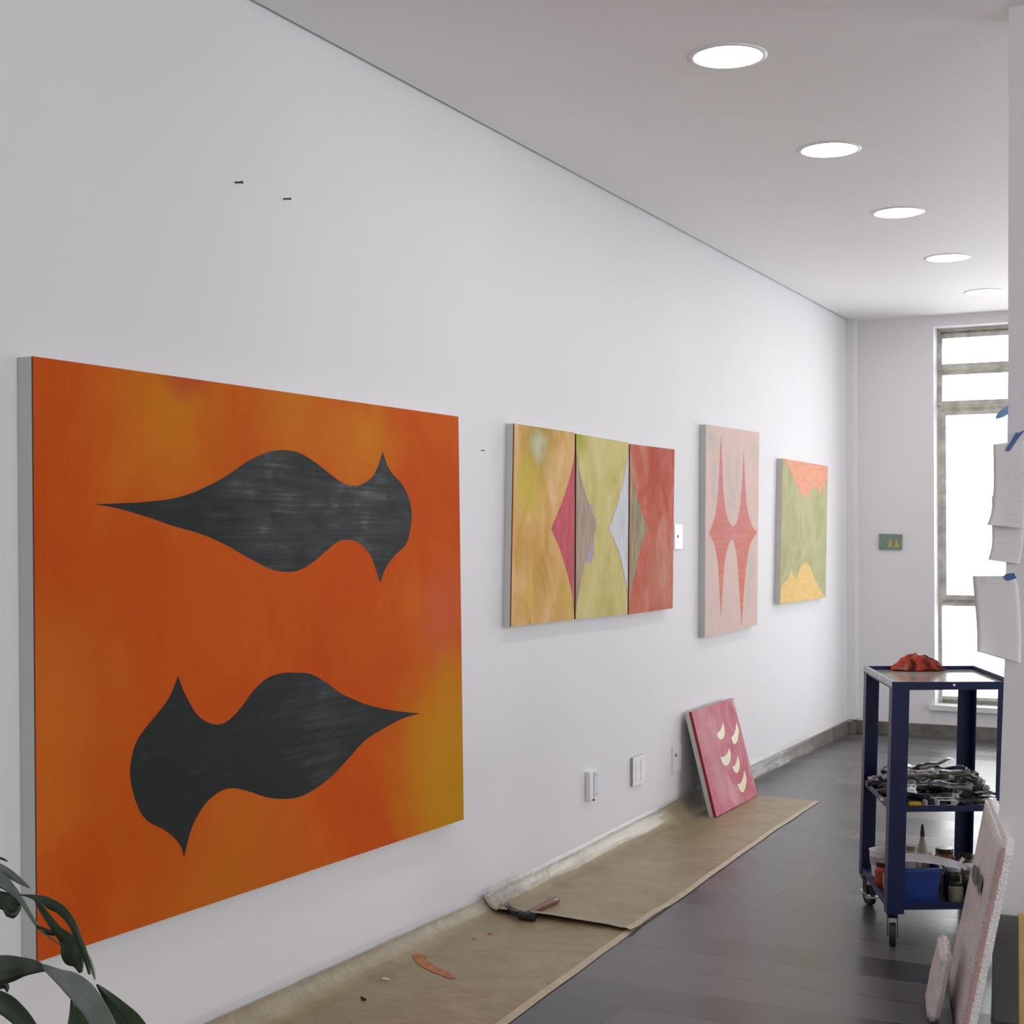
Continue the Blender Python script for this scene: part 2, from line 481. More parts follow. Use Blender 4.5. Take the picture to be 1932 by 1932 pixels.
# ------------------------------------------------------------------ paintings
def paint_mat(name, stops, co_scale, scale, blobs=(), dist=0.8, weave=0.15, fine=0.25, rough=0.5):
    """blotchy brushed paint; blobs = (centre, radius, colour, strength) in object space"""
    t = NT(name); t.set(0.75, 0, 0.08)
    co = t.coord(co_scale)
    n1 = t.noise(co, scale, 5, 0.6, dist)
    col = t.ramp(n1, stops)
    oc = t.coord()
    wob = t.n('ShaderNodeTexNoise'); wob.inputs['Scale'].default_value = 5; t.l(oc, wob.inputs['Vector'])
    vm = t.n('ShaderNodeVectorMath', operation='MULTIPLY_ADD'); t.l(wob.outputs['Color'], vm.inputs[0])
    vm.inputs[1].default_value = (0, 0.22, 0.22)
    sb = t.n('ShaderNodeVectorMath', operation='SUBTRACT'); t.l(oc, sb.inputs[0]); sb.inputs[1].default_value = (0, 0.11, 0.11)
    t.l(sb.outputs[0], vm.inputs[2])
    for c, r, cc, st in blobs:
        f = t.math('MULTIPLY', t.blob(vm.outputs[0], c, r), st, clamp=True)
        col = t.mix(f, col, cc)
    n2 = t.noise(t.coord((40, 40, 6)), 2, 3, 0.6)
    col = t.mix(t.math('MULTIPLY', t.math('SUBTRACT', n2, 0.5), fine), col, (1, 1, 1), 'ADD') if fine else col
    t.base(col)
    t.bump(t.noise(t.coord(), 500, 2), weave, 0.002)
    return t.m

def canvas(name, quad, thick, ndir, side_mat, face_mat, label, shapes=(), wrap=0.0, wrap_mat=None, group=None, marks=()):
    """quad: TL,TR,BR,BL points on the front; ndir: outward normal; shapes: (list of 3D points, material)"""
    TL, TR, BR, BL = [Vector(q) for q in quad]
    n = Vector(ndir).normalized()
    base = (BL+BR)/2 - n*thick
    t = thing(name, base, label, 'painting', group)
    e = 0.0015
    bm = bmesh.new()
    fr_ = [BL, BR, TR, TL]
    hexa(bm, [p-n*thick for p in fr_]+[p-n*(wrap+e) for p in fr_])
    build('canvas_edge', bm, side_mat, t)
    mats = [face_mat, wrap_mat or side_mat]
    bm = bmesh.new()
    v0 = [bm.verts.new(p-n*(wrap+e)) for p in fr_]; v1 = [bm.verts.new(p) for p in fr_]
    bm.faces.new(v1)
    for k in range(4):
        f = bm.faces.new((v0[k], v0[(k+1) % 4], v1[(k+1) % 4], v1[k])); f.material_index = 1
    f = bm.faces.new(v0[::-1]); f.material_index = 1
    cen = (TL+TR+BR+BL)/4
    for k, (pts, mt) in enumerate(shapes):
        if mt not in mats: mats.append(mt)
        vs = [bm.verts.new(Vector(p)+n*0.0004*(1+k*0.5)) for p in pts]
        f = bm.faces.new(vs); f.material_index = mats.index(mt)
        f.normal_update()
        if f.normal.dot(n) < 0: f.normal_flip()
        bmesh.ops.triangulate(bm, faces=[f])
    me = bpy.data.meshes.new('painted_front'); bm.to_mesh(me); bm.free()
    link('painted_front', me, mats, t)
    return t

# --- 1: the big orange canvas
X1 = 0.0473
q = [onx(62, 672, X1), onx(865, 786, X1), onx(875, 1546, X1), onx(71, 1815, X1)]
def O1(y, z): return (X1, y, z)
def p1(px, py): return onx(px, py, X1)[:]
orange = paint_mat('orange_paint', [(0.25, (0.53, 0.066, 0.005)), (0.5, (0.61, 0.095, 0.009)), (0.75, (0.66, 0.15, 0.014))], (1, 0.9, 0.9), 1.7,
    [(p1(330, 770), 0.34, (0.62, 0.22, 0.012), 0.75), (p1(560, 760), 0.28, (0.66, 0.24, 0.02), 0.7), (p1(690, 820), 0.22, (0.66, 0.26, 0.02), 0.75),
     (p1(880, 1480), 0.52, (0.55, 0.27, 0.006), 1.3), (p1(830, 1400), 0.4, (0.6, 0.25, 0.01), 0.8), (p1(110, 1260), 0.26, (0.66, 0.22, 0.03), 0.8), (p1(120, 1380), 0.28, (0.66, 0.20, 0.02), 0.5),
     (p1(830, 1160), 0.22, (0.62, 0.13, 0.06), 0.8), (p1(355, 715), 0.10, (0.48, 0.05, 0.03), 0.8), (p1(430, 1650), 0.45, (0.52, 0.15, 0.01), 0.7), (p1(200, 1180), 0.5, (0.56, 0.075, 0.005), 0.7),
     (p1(660, 880), 0.2, (0.66, 0.2, 0.02), 0.5), (p1(250, 1560), 0.35, (0.52, 0.085, 0.005), 0.6)], weave=0.25, fine=0.02)
tb = NT('brushed_black_paint'); tb.set(0.6, 0, 0.12)
co = tb.coord((1, 1.2, 30)); f1 = tb.noise(co, 2.2, 6, 0.6); f2 = tb.noise(tb.coord((1, 3, 7)), 2.0, 4, 0.6, 0.4)
ff = tb.math('MULTIPLY', f1, f2)
oc_ = tb.coord()
sc_ = tb.math('ADD', tb.math('MULTIPLY', tb.blob(oc_, p1(690, 960), 0.34), 0.9), tb.math('ADD', tb.math('MULTIPLY', tb.blob(oc_, p1(520, 940), 0.34), 0.85), tb.math('MULTIPLY', tb.blob(oc_, p1(620, 1330), 0.3), 0.45)))
ff = tb.math('MULTIPLY', ff, tb.math('ADD', 0.55, sc_))
tb.base(tb.ramp(ff, [(0.15, (0.022, 0.026, 0.026)), (0.33, (0.05, 0.056, 0.056)), (0.55, (0.17, 0.18, 0.18))]))
tb.bump(f1, 0.1, 0.002)
M['blackpaint'] = tb.m
Z = 2.2465
sh1 = [(303,700),(400,696),(520,690),(640,675),(740,645),(860,585),(960,518),(1040,480),(1110,470),(1180,482),(1250,525),(1320,580),(1370,612),(1410,621),(1450,612),(1490,580),(1515,530),(1532,473),(1550,530),(1575,572),(1610,610),(1640,665),(1655,740),(1648,810),(1630,870),(1580,920),(1545,970),(1521,1033),(1505,980),(1480,915),(1440,870),(1390,850),(1340,860),(1290,900),(1230,950),(1180,978),(1130,986),(1060,975),(960,925),(860,868),(760,825),(640,790),(530,752),(400,715)]
sh2 = [(665,213),(685,270),(715,330),(745,378),(785,408),(830,420),(875,405),(930,350),(985,275),(1040,225),(1100,203),(1160,200),(1225,206),(1290,240),(1360,290),(1450,330),(1530,352),(1610,365),(1693,373),(1620,393),(1540,435),(1460,485),(1390,560),(1320,635),(1250,690),(1180,726),(1110,735),(1040,728),(970,705),(905,690),(850,700),(790,745),(745,810),(715,880),(690,985),(680,945),(650,900),(600,862),(545,835),(505,790),(475,710),(462,630),(468,560),(490,490),(530,430),(580,370),(630,300)]
s1 = [onx(40+p[0]/Z, 640+p[1]/Z, X1) for p in spline(sh1, {0, 17, 27})]
s2 = [onx(40+p[0]/Z, 1180+p[1]/Z, X1) for p in spline(sh2, {0, 18, 34})]
M['edge1'] = plain('dark_painted_edge', (0.10, 0.03, 0.02), 0.5)
canvas('painting', q, X1-0.001, (1, 0, 0), M['gesso'], orange,
       'very large orange canvas with two black curved pointed shapes, nearest on the left wall', [(s1, M['blackpaint']), (s2, M['blackpaint'])], 0.003, M['edge1'])

# --- 2: triptych of three abutting panels
X2 = 0.035
A = 2.76
def z8(p, x=X2): return onx(900+p[0]/A, 760+p[1]/A, x)
def poly8(pts, cusps=(), closed=True, x=X2, n=6): return [z8(p, x) for p in spline(pts, set(cusps), n, closed)]
ochre = paint_mat('ochre_wash', [(0.25, (0.60, 0.31, 0.08)), (0.45, (0.72, 0.43, 0.15)), (0.6, (0.80, 0.52, 0.24)), (0.75, (0.84, 0.60, 0.36))], (1, 1.4, 0.8), 5.0,
    [(z8((330, 210))[:], 0.22, (0.40, 0.29, 0.06), 0.95), (z8((330, 230))[:], 0.09, (0.60, 0.60, 0.42), 1.2), (z8((265, 420))[:], 0.15, (0.62, 0.50, 0.06), 0.9), (z8((250, 780))[:], 0.14, (0.55, 0.30, 0.05), 0.6),
     (z8((350, 900))[:], 0.13, (0.52, 0.30, 0.04), 0.7), (z8((270, 1000))[:], 0.10, (0.62, 0.48, 0.05), 0.7), (z8((460, 1000))[:], 0.10, (0.62, 0.50, 0.08), 0.6)], fine=0.04)
olive = paint_mat('olive_wash', [(0.25, (0.54, 0.46, 0.15)), (0.5, (0.68, 0.58, 0.24)), (0.75, (0.76, 0.66, 0.36))], (1, 1.4, 0.8), 4.6,
    [(z8((545, 200))[:], 0.11, (0.42, 0.43, 0.06), 1.0), (z8((600, 560))[:], 0.12, (0.25, 0.20, 0.22), 0.0)], fine=0.04)
brick = paint_mat('brick_red_wash', [(0.25, (0.47, 0.09, 0.055)), (0.5, (0.60, 0.17, 0.11)), (0.72, (0.68, 0.34, 0.26))], (1, 1.4, 0.8), 5.0,
    [(z8((950, 300))[:], 0.3, (0.48, 0.07, 0.05), 0.8), (z8((960, 900))[:], 0.25, (0.58, 0.27, 0.20), 0.6)], fine=0.04)
def streak(name, c, v=0.25, tilt=(1, 18, 3)):
    t = NT(name); t.set(0.7, 0, 0.1)
    f = t.noise(t.coord(tilt), 2.5, 5, 0.6, 0.3)
    t.base(t.ramp(f, [(0.3, tuple(x*(1-v) for x in c)), (0.7, tuple(min(0.9, x*(1+v)) for x in c))]))
    return t.m
M['rose'] = streak('rose_brushed', (0.60, 0.12, 0.15), 0.2)
M['umber'] = streak('grey_umber_brushed', (0.46, 0.35, 0.27), 0.22)
M['umber2'] = streak('umber_green_brushed', (0.36, 0.31, 0.19), 0.4)
M['pale'] = streak('pale_blue_white', (0.66, 0.68, 0.72), 0.15)
M['purp'] = plain('muted_violet_smear', (0.28, 0.22, 0.27), 0.5, nscale=30)
M['edge2'] = plain('brown_painted_edge', (0.22, 0.05, 0.015), 0.5)
M['edgeb'] = plain('black_painted_edge', (0.02, 0.02, 0.015), 0.5)
gr = 'three abutting panels of the triptych'
sA = [z8(p) for p in [(509, 210)] ] + poly8([(505,290),(480,400),(440,525),(385,655),(430,760),(470,890),(497,1010),(505,1110)], (3,), False)
canvas('painting', [z8((195,108)), z8((508,155)), z8((505,1128)), z8((177,1166))], X2-0.001, (1, 0, 0), M['gesso'], ochre,
       'left ochre panel of the triptych, with a rose half diamond at its right edge', [(sA, M['rose'])], 0.004, M['edge2'], gr)
sB = [z8((517, 255))] + poly8([(520,270),(545,400),(580,520),(625,640),(595,740),(560,840),(532,980),(514,1100)], (3,), False)
sBp = [z8(p) for p in [(588,530),(604,528),(606,590),(622,600),(618,650),(605,655),(590,600)]]
sBq = [z8(p) for p in [(598,720),(612,700),(608,790),(596,830),(570,838),(566,800)]]
sC = [z8((789, 225))] + poly8([(786,270),(765,380),(730,530),(685,655),(735,770),(762,880),(778,960),(783,1030)], (3,), False)
canvas('painting', [z8((517,161)), z8((790,207)), z8((783,1102)), z8((513,1127))], X2-0.001, (1, 0, 0), M['gesso'], olive,
       'middle olive panel of the triptych, with a brown and a pale blue half diamond', [(sBp, M['purp']), (sBq, M['purp']), (sB, M['umber']), (sC, M['pale'])], 0.004, M['edgeb'], gr)
sD = [z8((798, 310))] + poly8([(806,380),(835,500),(888,655),(850,760),(820,900),(800,1000),(793,1090)], (2,), False)
canvas('painting', [z8((797,214)), z8((1029,243)), z8((1019,1070)), z8((790,1103))], X2-0.001, (1, 0, 0), M['gesso'], brick,
       'right brick red panel of the triptych, with a dark umber half diamond', [(sD, M['umber2'])], 0.004, M['edge2'], gr)

# --- 3: tall pink canvas
pinkc = paint_mat('pale_pink_wash', [(0.28, (0.55, 0.56, 0.48)), (0.42, (0.72, 0.56, 0.50)), (0.62, (0.78, 0.58, 0.53)), (0.8, (0.78, 0.60, 0.62))], (1, 1.2, 0.8), 4.0,
    [(z8((1225, 180))[:], 0.10, (0.50, 0.53, 0.48), 0.8), (z8((1400, 900))[:], 0.5, (0.8, 0.55, 0.5), 0.2)], fine=0.04)
co3 = NT('coral_brushed'); co3.set(0.7, 0, 0.1)
f = co3.noise(co3.coord((1, 1.5, 22)), 2.2, 5, 0.6)
oc = co3.coord()
top_ = co3.math('MULTIPLY', co3.blob(oc, z8((1330, 400))[:], 0.62), 1.2, clamp=True)
c_ = co3.mix(top_, (0.72, 0.22, 0.13), (0.66, 0.25, 0.26))
co3.base(co3.mix(co3.math('MULTIPLY', co3.math('SUBTRACT', f, 0.45, clamp=True), 1.1), c_, (0.72, 0.5, 0.48)))
M['coral'] = co3.m
s4 = [(1207,680),(1240,590),(1256,450),(1264,300),(1269,170),(1276,300),(1284,460),(1300,585),(1330,641),(1356,610),(1374,500),(1384,360),(1389,240),(1394,380),(1406,540),(1428,630),(1458,675),(1424,735),(1405,830),(1390,980),(1378,1170),(1368,1000),(1358,850),(1345,755),(1330,712),(1306,750),(1287,850),(1277,1000),(1270,1120),(1263,980),(1255,850),(1238,745)]
canvas('painting', [z8((1193,113)), z8((1470,155)), z8((1459,1158)), z8((1187,1223))], X2-0.001, (1, 0, 0), M['gesso'], pinkc,
       'tall narrow pale pink canvas with a coral four spiked shape', [(poly8(s4, (0, 4, 12, 16, 20, 28)), M['coral'])], 0.002, M['pale'])

# --- 4: green canvas with orange and yellow ends
greenc = paint_mat('sage_green_wash', [(0.25, (0.37, 0.40, 0.22)), (0.5, (0.48, 0.47, 0.26)), (0.75, (0.62, 0.55, 0.34))], (1, 1.2, 1.0), 5.0, [], fine=0.04)
M['peach'] = streak('peach_brushed', (0.80, 0.38, 0.25), 0.10, (1, 3, 26))
M['yell'] = streak('warm_yellow_brushed', (0.82, 0.56, 0.22), 0.08, (1, 3, 18))
s5 = [z8((1594, 291))] + poly8([(1600,298),(1625,340),(1652,400),(1682,465),(1717,490),(1740,452),(1762,432),(1777,452),(1787,482),(1802,440),(1826,398)], (8,), False) + [z8((1827, 331))]
s6 = [z8((1577, 1049))] + poly8([(1579,1000),(1592,945),(1622,912),(1635,858),(1646,895),(1660,912),(1680,865),(1705,832),(1730,848),(1752,900),(1780,962),(1814,1012)], (3,), False) + [z8((1814, 1015))]
canvas('painting', [z8((1592,290)), z8((1827,330)), z8((1815,1015)), z8((1576,1050))], X2-0.001, (1, 0, 0), M['gesso'], greenc,
       'sage green canvas with peach top and yellow mound below, farthest on the left wall', [(s5, M['peach']), (s6, M['yell'])], 0.002, M['yell'])

# --- 5: leaning pink canvas on the floor
B = 3.864
def z5(p): return (1080+p[0]/B, 1280+p[1]/B)
BL = onz(*z5((1050, 1010)), 0.011); BR = onz(*z5((1350, 850)), 0.011)
TL = onx(*z5((868, 243)), 0.052); TR = onx(*z5((1170, 140)), 0.052)
n5 = (BR-BL).cross(TL-BL).normalized()
if n5.x < 0: n5 = -n5
def pl5(p):
    r = ray(*z5(p)); return CAM + r*((BL-CAM).dot(n5)/r.dot(n5))
TR = pl5((1170, 140))
pinkr = paint_mat('raspberry_wash', [(0.25, (0.48, 0.12, 0.155)), (0.47, (0.56, 0.19, 0.235)), (0.66, (0.68, 0.36, 0.40))], (1, 1, 0.9), 5.0,
    [(pl5((960, 420))[:], 0.22, (0.66, 0.34, 0.38), 0.8), (pl5((1080, 760))[:], 0.16, (0.66, 0.34, 0.37), 0.9), (pl5((1050, 250))[:], 0.2, (0.62, 0.24, 0.28), 0.5)], fine=0.05)
M['cream'] = plain('cream_paint', (0.74, 0.66, 0.42), 0.45, var=0.06)
M['darkred'] = plain('dark_red_painted_edge', (0.32, 0.008, 0.008), 0.45)
cres = [[(1097,318),(1108,370),(1108,410),(1098,435),(1080,445),(1062,428),(1053,400),(1072,385),(1088,355)],
        [(1194,322),(1210,370),(1210,410),(1203,450),(1183,480),(1167,465),(1158,430),(1175,410),(1188,370)],
        [(1141,503),(1153,550),(1148,600),(1133,630),(1112,634),(1092,615),(1078,572),(1105,570),(1128,545)],
        [(1202,560),(1217,605),(1217,650),(1205,685),(1190,688),(1172,668),(1164,642),(1182,632),(1196,600)],
        [(1250,668),(1266,720),(1265,765),(1255,810),(1240,832),(1218,815),(1200,772),(1225,762),(1242,720)]]
canvas('painting', [TL, TR, BR, BL], 0.036, n5, M['gesso'], pinkr,
       'raspberry pink canvas with five cream crescents, leaning on the wall from the floor paper',
       [([pl5(p) for p in spline(c, {0, 6})], M['cream']) for c in cres], 0.013, M['darkred'])

# --- 6: small green plaque on the far wall
yq = L-0.012
def z4(p): return ony(1580+p[0]/4.83, 880+p[1]/4.83, yq)
M['teal'] = plain('grey_teal_paint', (0.19, 0.27, 0.22), 0.5, nscale=60, var=0.12)
M['mustard'] = plain('mustard_paint', (0.62, 0.42, 0.09), 0.5)
canvas('painting', [z4((380, 613)), z4((588, 620)), z4((586, 762)), z4((378, 757))], 0.011, (0, -1, 0), M['teal'], M['teal'],
       'tiny grey green painting with two yellow spikes on the window wall',
       [([z4(p) for p in [(484,630),(490,670),(501,735),(480,728),(457,742),(470,700),(480,660)]], M['mustard']),
        ([z4(p) for p in [(539,643),(547,690),(562,742),(540,735),(515,740),(527,700),(534,670)]], M['mustard'])], 0.001, M['teal'])

# ------------------------------------------------------------------ things on the left wall
def wall_plate(c0, c1, th, label, name='wall_plate', cat='wall plate', side=None):
    a = onx(*c0, 0.0); b = onx(*c1, 0.0)
    y0, y1 = a.y, b.y; z0, z1 = min(a.z, b.z), max(a.z, b.z)
    t = thing(name, (0, (y0+y1)/2, z0), label, cat)
    return t, y0, y1, z0, z1
def bev_box(name, a, b, mat, t, bev=0.002):
    bm = bmesh.new(); box(bm, a, b)
    bmesh.ops.bevel(bm, geom=list(bm.edges), offset=bev, segments=2, affect='EDGES')
    return build(name, bm, mat, t)
t, y0, y1, z0, z1 = wall_plate((1102, 1457), (1119, 1504), 0.02, 'narrow pale plastic housing on the wall, nearest of the three low fittings')
bev_box('cover', (0.0, y0+0.01, z0), (0.022, y1, z1), M['white_pl'], t, 0.003)
bev_box('front_panel', (0.0215, y0+(y1-y0)*0.5, z0+0.004), (0.025, y1-0.001, z1-0.004), M['lilac_pl'], t, 0.001)
for zz in (z0+0.02, z1-0.018):
    bm = bmesh.new(); tube(bm, [(0.024, y0+(y1-y0)*0.66, zz), (0.0265, y0+(y1-y0)*0.66, zz)], 0.0022, 8); build('screw', bm, M['nail'], t)
bm = bmesh.new(); tube(bm, [(0.012, y1-0.03, z0+0.001), (0.016, y1-0.026, z0-0.008)], 0.005, 8); build('cable_stub', bm, M['black'], t)
t, y0, y1, z0, z1 = wall_plate((1188, 1430), (1211, 1475), 0.02, 'white six button switch box on the wall, middle of the three low fittings')
bev_box('housing', (0.0, y0+0.008, z0), (0.011, y1, z1), M['grey_pl'], t, 0.002)
bev_box('cover', (0.0105, y0+0.006, z0), (0.015, y1, z1), M['white_pl'], t, 0.002)
ym = (y0+y1)/2
for i in range(2):
    for k in range(3):
        a0 = y0+0.018+i*(ym-y0-0.015); a1 = a0+(ym-y0)-0.024
        h0 = z0+0.018+k*(z1-z0-0.034)/3; h1 = h0+(z1-z0-0.034)/3-0.003
        bev_box('button', (0.0145, a0+0.016, h0), (0.0170, a1+0.005, h1), M['white_pl'], t, 0.001)
t, y0, y1, z0, z1 = wall_plate((1267, 1409), (1284, 1452), 0.02, 'flat white plate with a dark hole, low on the wall beside the leaning pink canvas')
bev_box('plate', (0.0, y0, z0), (0.006, y1, z1), M['white_pl'], t, 0.0015)
c = onx(1275, 1425, 0.006)
bm = bmesh.new(); tube(bm, [c+Vector((-0.001, 0, 0)), c+Vector((0.002, 0, 0))], 0.0075, 14); build('hole', bm, M['black'], t)
t, y0, y1, z0, z1 = wall_plate((1269, 989), (1285, 1036), 0.02, 'white rounded switch plate with a dark round hole beside the triptych')
bev_box('plate', (0.0, y0, z0), (0.010, y1, z1), M['white_pl'], t, 0.004)
c = onx(1279, 1012, 0.010)
bm = bmesh.new(); tube(bm, [c+Vector((-0.001, 0, 0)), c+Vector((0.002, 0, 0))], 0.0075, 14); build('hole', bm, M['black'], t)
for (px, py, r), lb in zip([(444, 345, 0.0026), (535, 376, 0.0022), (908, 850, 0.0014)],
        ['bare dark nail high on the white wall, left one of two above the orange canvas',
         'bare dark nail high on the white wall, right one of two above the orange canvas',
         'tiny nail between the orange canvas and the triptych']):
    c = onx(px, py, 0)
    bm = bmesh.new(); tube(bm, [c+Vector((-0.01, 0, 0.002)), c+Vector((0.022, 0, -0.001) if r > 0.002 else (0.012, 0, 0))], r, 8)
    tube(bm, [c+Vector((0.022, 0, -0.001) if r > 0.002 else (0.012, 0, 0)), c+Vector((0.0235, 0, -0.001) if r > 0.002 else (0.013, 0, 0))], r*1.8, 8)
    tag(build('nail', bm, M['nail']), lb, 'nail')

# ------------------------------------------------------------------ floor paper, plastic
def edge_x(y): return interp(y, [(1.0, 0.74), (3.6, 0.622), (4.65, 0.575), (5.3, 0.56), (6.2, 0.525), (7.31, 0.503)])
def paper_fn(lift=0.0, seed=0.0, curl=0.0, yfront=None, climb=0.0):
    def f(y, s):
        ex = edge_x(y)+0.006*noise.noise(Vector((0, y*3, seed)))
        ztop = interp(y, ZB)+0.004+climb
        # arc: climbs the baseboard then lies flat
        foot = 0.085+0.02*noise.noise(Vector((1, y*1.3, seed)))
        if s < 0.18:
            k = s/0.18
            x = 0.018+(foot-0.018)*k**1.6; z = ztop*(1-k)**1.7
        else:
            k = (s-0.18)/0.82; x = foot+(ex-foot)*k; z = 0
        z += 0.006*(0.5+0.5*noise.noise(Vector((x*6, y*2.6, seed+3))))+0.004*(0.5+0.5*noise.noise(Vector((x*9, y*12, seed))))
        z *= 1.0 if s < 0.18 else min(1.0, max(0.12, (ex-x)/0.09))
        hem = math.exp(-((x-(ex-0.022))/0.010)**2)*0.003*min(1.0, max(0.0, (ex-x)/0.01))
        z += hem+0.0012+lift*(1 if y < 4.9 else max(0.15, 1-(y-4.9)/0.15))
        if yfront is not None:
            z += curl*math.exp(-((y-yfront)/0.035)**2)*(0.35+0.65*min(1, max(0, (ex-x)/0.3)))*(1 if x > foot*0.8 else 0.4)
        return Vector((x, y, z))
    return f
ss = lin(0, 0.18, 12)+lin(0.2, 0.93, 40)+[0.945, 0.957, 0.972, 0.985, 1.0]
def sheet(name, fn, ys, label, stains=()):
    bm = bmesh.new(); g = grid(bm, fn, ys, ss)
    me_mats = [M['kraft'], M['stain'], M['redspot'], M['hem']]
    for i in range(len(ys)-1):
        for j in (len(ss)-4, len(ss)-3, len(ss)-2):
            for f in g[i][j].link_faces:
                if g[i][j+1] in f.verts and g[i+1][j] in f.verts: f.material_index = 3
    for pts, mi in stains:
        vs = [bm.verts.new(p) for p in pts]
        f = bm.faces.new(vs); f.material_index = mi
        bmesh.ops.triangulate(bm, faces=[f])
    for f in bm.faces:
        f.normal_update()
        if f.normal.z-f.normal.x*0.0 < 0: f.normal_flip()
    o = build(name, bm, me_mats, None, True, recalc=False)
    return tag(o, label, 'floor covering')
f1_ = paper_fn(0.0, 1.0)
def zc7(p): return (380+p[0]/2.76, 1560+p[1]/2.76)
def drop(p, zz=0.007):
    q_ = onz(*zc7(p), zz)
    best = min((f1_(q_.y, s_) for s_ in lin(0, 1, 120)), key=lambda v: abs(v.x-q_.x))
    q_.z = min(best.z, 0.009)+0.0016
    return q_
st = [(1088,632),(1112,648),(1140,668),(1172,670),(1178,684),(1155,688),(1190,708),(1228,735),(1270,752),(1330,786),(1322,790),(1295,793),(1245,772),(1205,758),(1170,742),(1132,722),(1112,698),(1098,672)]
dots = []
for (cx_, cy_, r_) in ((1420, 580, 0.006), (1502, 554, 0.007)):
    c = drop((cx_, cy_)); dots.append(([c+Vector((r_*math.cos(a), r_*1.3*math.sin(a), 0)) for a in lin(0, 5.6, 9)], 2))
sheet('kraft_paper_sheet', f1_, lin(1.2, 4.95, 110), 'nearer brown kraft paper strip on the floor along the wall, with an orange paint stain', [([drop(p) for p in st], 1)]+dots)
sheet('kraft_paper_sheet', paper_fn(0.006, 5.0, 0.016, 4.632, 0.004), lin(4.62, 7.31, 100), 'farther brown kraft paper strip on the floor, under the hammer and the leaning pink canvas')
# clear film taped over the baseboard
def film(y, s):
    zt_ = interp(max(y, 2.0), ZB)
    nx = noise.noise(Vector((s*2, y*4, 9)))
    if s < 0.35:
        k = s/0.35; x = 0.003+0.018*k; z = zt_+0.030-0.026*k
    else:
        k = (s-0.35)/0.65; x = 0.023+0.026*k**1.3; z = (zt_+0.004)*(1-0.55*k)+0.004*math.sin(y*9)*k
    return Vector((x+0.004*(nx+0.5)*(s > 0.2)+0.002, y, z+0.002*noise.noise(Vector((s*6, y*11, 2)))))
bm = bmesh.new(); grid(bm, film, lin(1.5, 6.95, 220), lin(0, 1, 14))
tag(build('plastic_film', bm, M['film'], None, True), 'clear shiny plastic film taped over the baseboard above the kraft paper', 'plastic film')
bm = bmesh.new()
grid(bm, lambda y, s: film(y, s)+Vector((0.002, 0, 0.002-0.008*(s > 0.6))), lin(7.0, 8.9, 110), lin(0, 1, 14))
tag(build('plastic_film', bm, M['film'], None, True), 'clear plastic film over the bare baseboard beyond the leaning pink canvas', 'plastic film')
# crumpled film end near the hammer
def crump(u, v):
    y = 4.60+0.32*u; s = v
    b_ = film(y, s*0.92)
    d_ = 0.022*(1-u*0.8)
    w = Vector((noise.noise(Vector((u*9, v*7, 1)))+0.7, 0.8*noise.noise(Vector((u*8, v*9, 4))), noise.noise(Vector((u*10, v*8, 7)))*0.8+0.45))
    return b_+w*d_+Vector((0.006, 0, 0.006))
bm = bmesh.new(); grid(bm, crump, lin(0, 1, 34), lin(0, 1, 22))
tag(build('crumpled_film', bm, M['film2'], None, False), 'crumpled shiny plastic film end against the wall behind the hammer', 'plastic film')
# crumpled film behind the leaning canvas
c0 = onz(1318, 1492, 0.03)
bm = bmesh.new()
grid(bm, lambda u, v: Vector((0.022+0.07*v, c0.y-0.09+0.22*u, 0.016+0.05*(1-v)))+Vector((abs(noise.noise(Vector((u*6, v*5, 3)))), noise.noise(Vector((u*7, v*6, 5))), abs(noise.noise(Vector((u*6, v*6, 8))))))*0.035, lin(0, 1, 18), lin(0, 1, 14))
tag(build('crumpled_film', bm, M['film2'], None, False), 'small crumpled clear film behind the foot of the leaning pink canvas', 'plastic film')
# little bits on the paper
c = onz(728, 1847.5, 0.008); bm = bmesh.new(); box(bm, c+Vector((-0.010, -0.003, -0.001)), c+Vector((0.010, 0.003, 0.003)))
tag(build('paper_scrap', bm, M['white_pl']), 'tiny white scrap on the nearer kraft paper', 'scrap')
bm = bmesh.new(); tube(bm, [onz(682, 1882, 0.009), onz(689, 1886, 0.009)], 0.004, 8)
tag(build('screw', bm, M['nail']), 'tiny dark screw on the nearer kraft paper', 'screw')

# ------------------------------------------------------------------ hammer
hz = 0.022
hr = onz(986, 1727, hz); he = onz(1051, 1697, hz)
t = thing('hammer', hr-Vector((0, 0, hz-0.012)), 'claw hammer with dark head and brown wooden handle lying on the kraft paper', 'hammer')
M['hwood'] = plain('brown_varnished_wood', (0.16, 0.055, 0.028), 0.3, nscale=20, var=0.35)
M['hsteel'] = plain('dark_forged_steel', (0.035, 0.04, 0.04), 0.35, 0.5, nscale=20, var=0.3)
d = (he-hr); ln = d.length; d.normalize()
bm = bmesh.new()
tube(bm, [hr+d*ln*k for k in (0.02, 0.2, 0.4, 0.6, 0.8, 0.93, 1.0)], [0.009, 0.009, 0.0105, 0.0125, 0.0145, 0.0145, 0.012], 14)
build('handle', bm, M['hwood'], t, True)
hp = d.cross(Vector((0, 0, 1))).normalized()
fa = onz(998, 1733, hz)-hr
if hp.dot(fa) < 0: hp = -hp
bm = bmesh.new()
tube(bm, [hr-hp*0.012, hr+hp*0.012, hr+hp*0.022, hr+hp*0.026, hr+hp*0.046, hr+hp*0.048], [0.015, 0.015, 0.011, 0.0155, 0.0165, 0.014], 16)
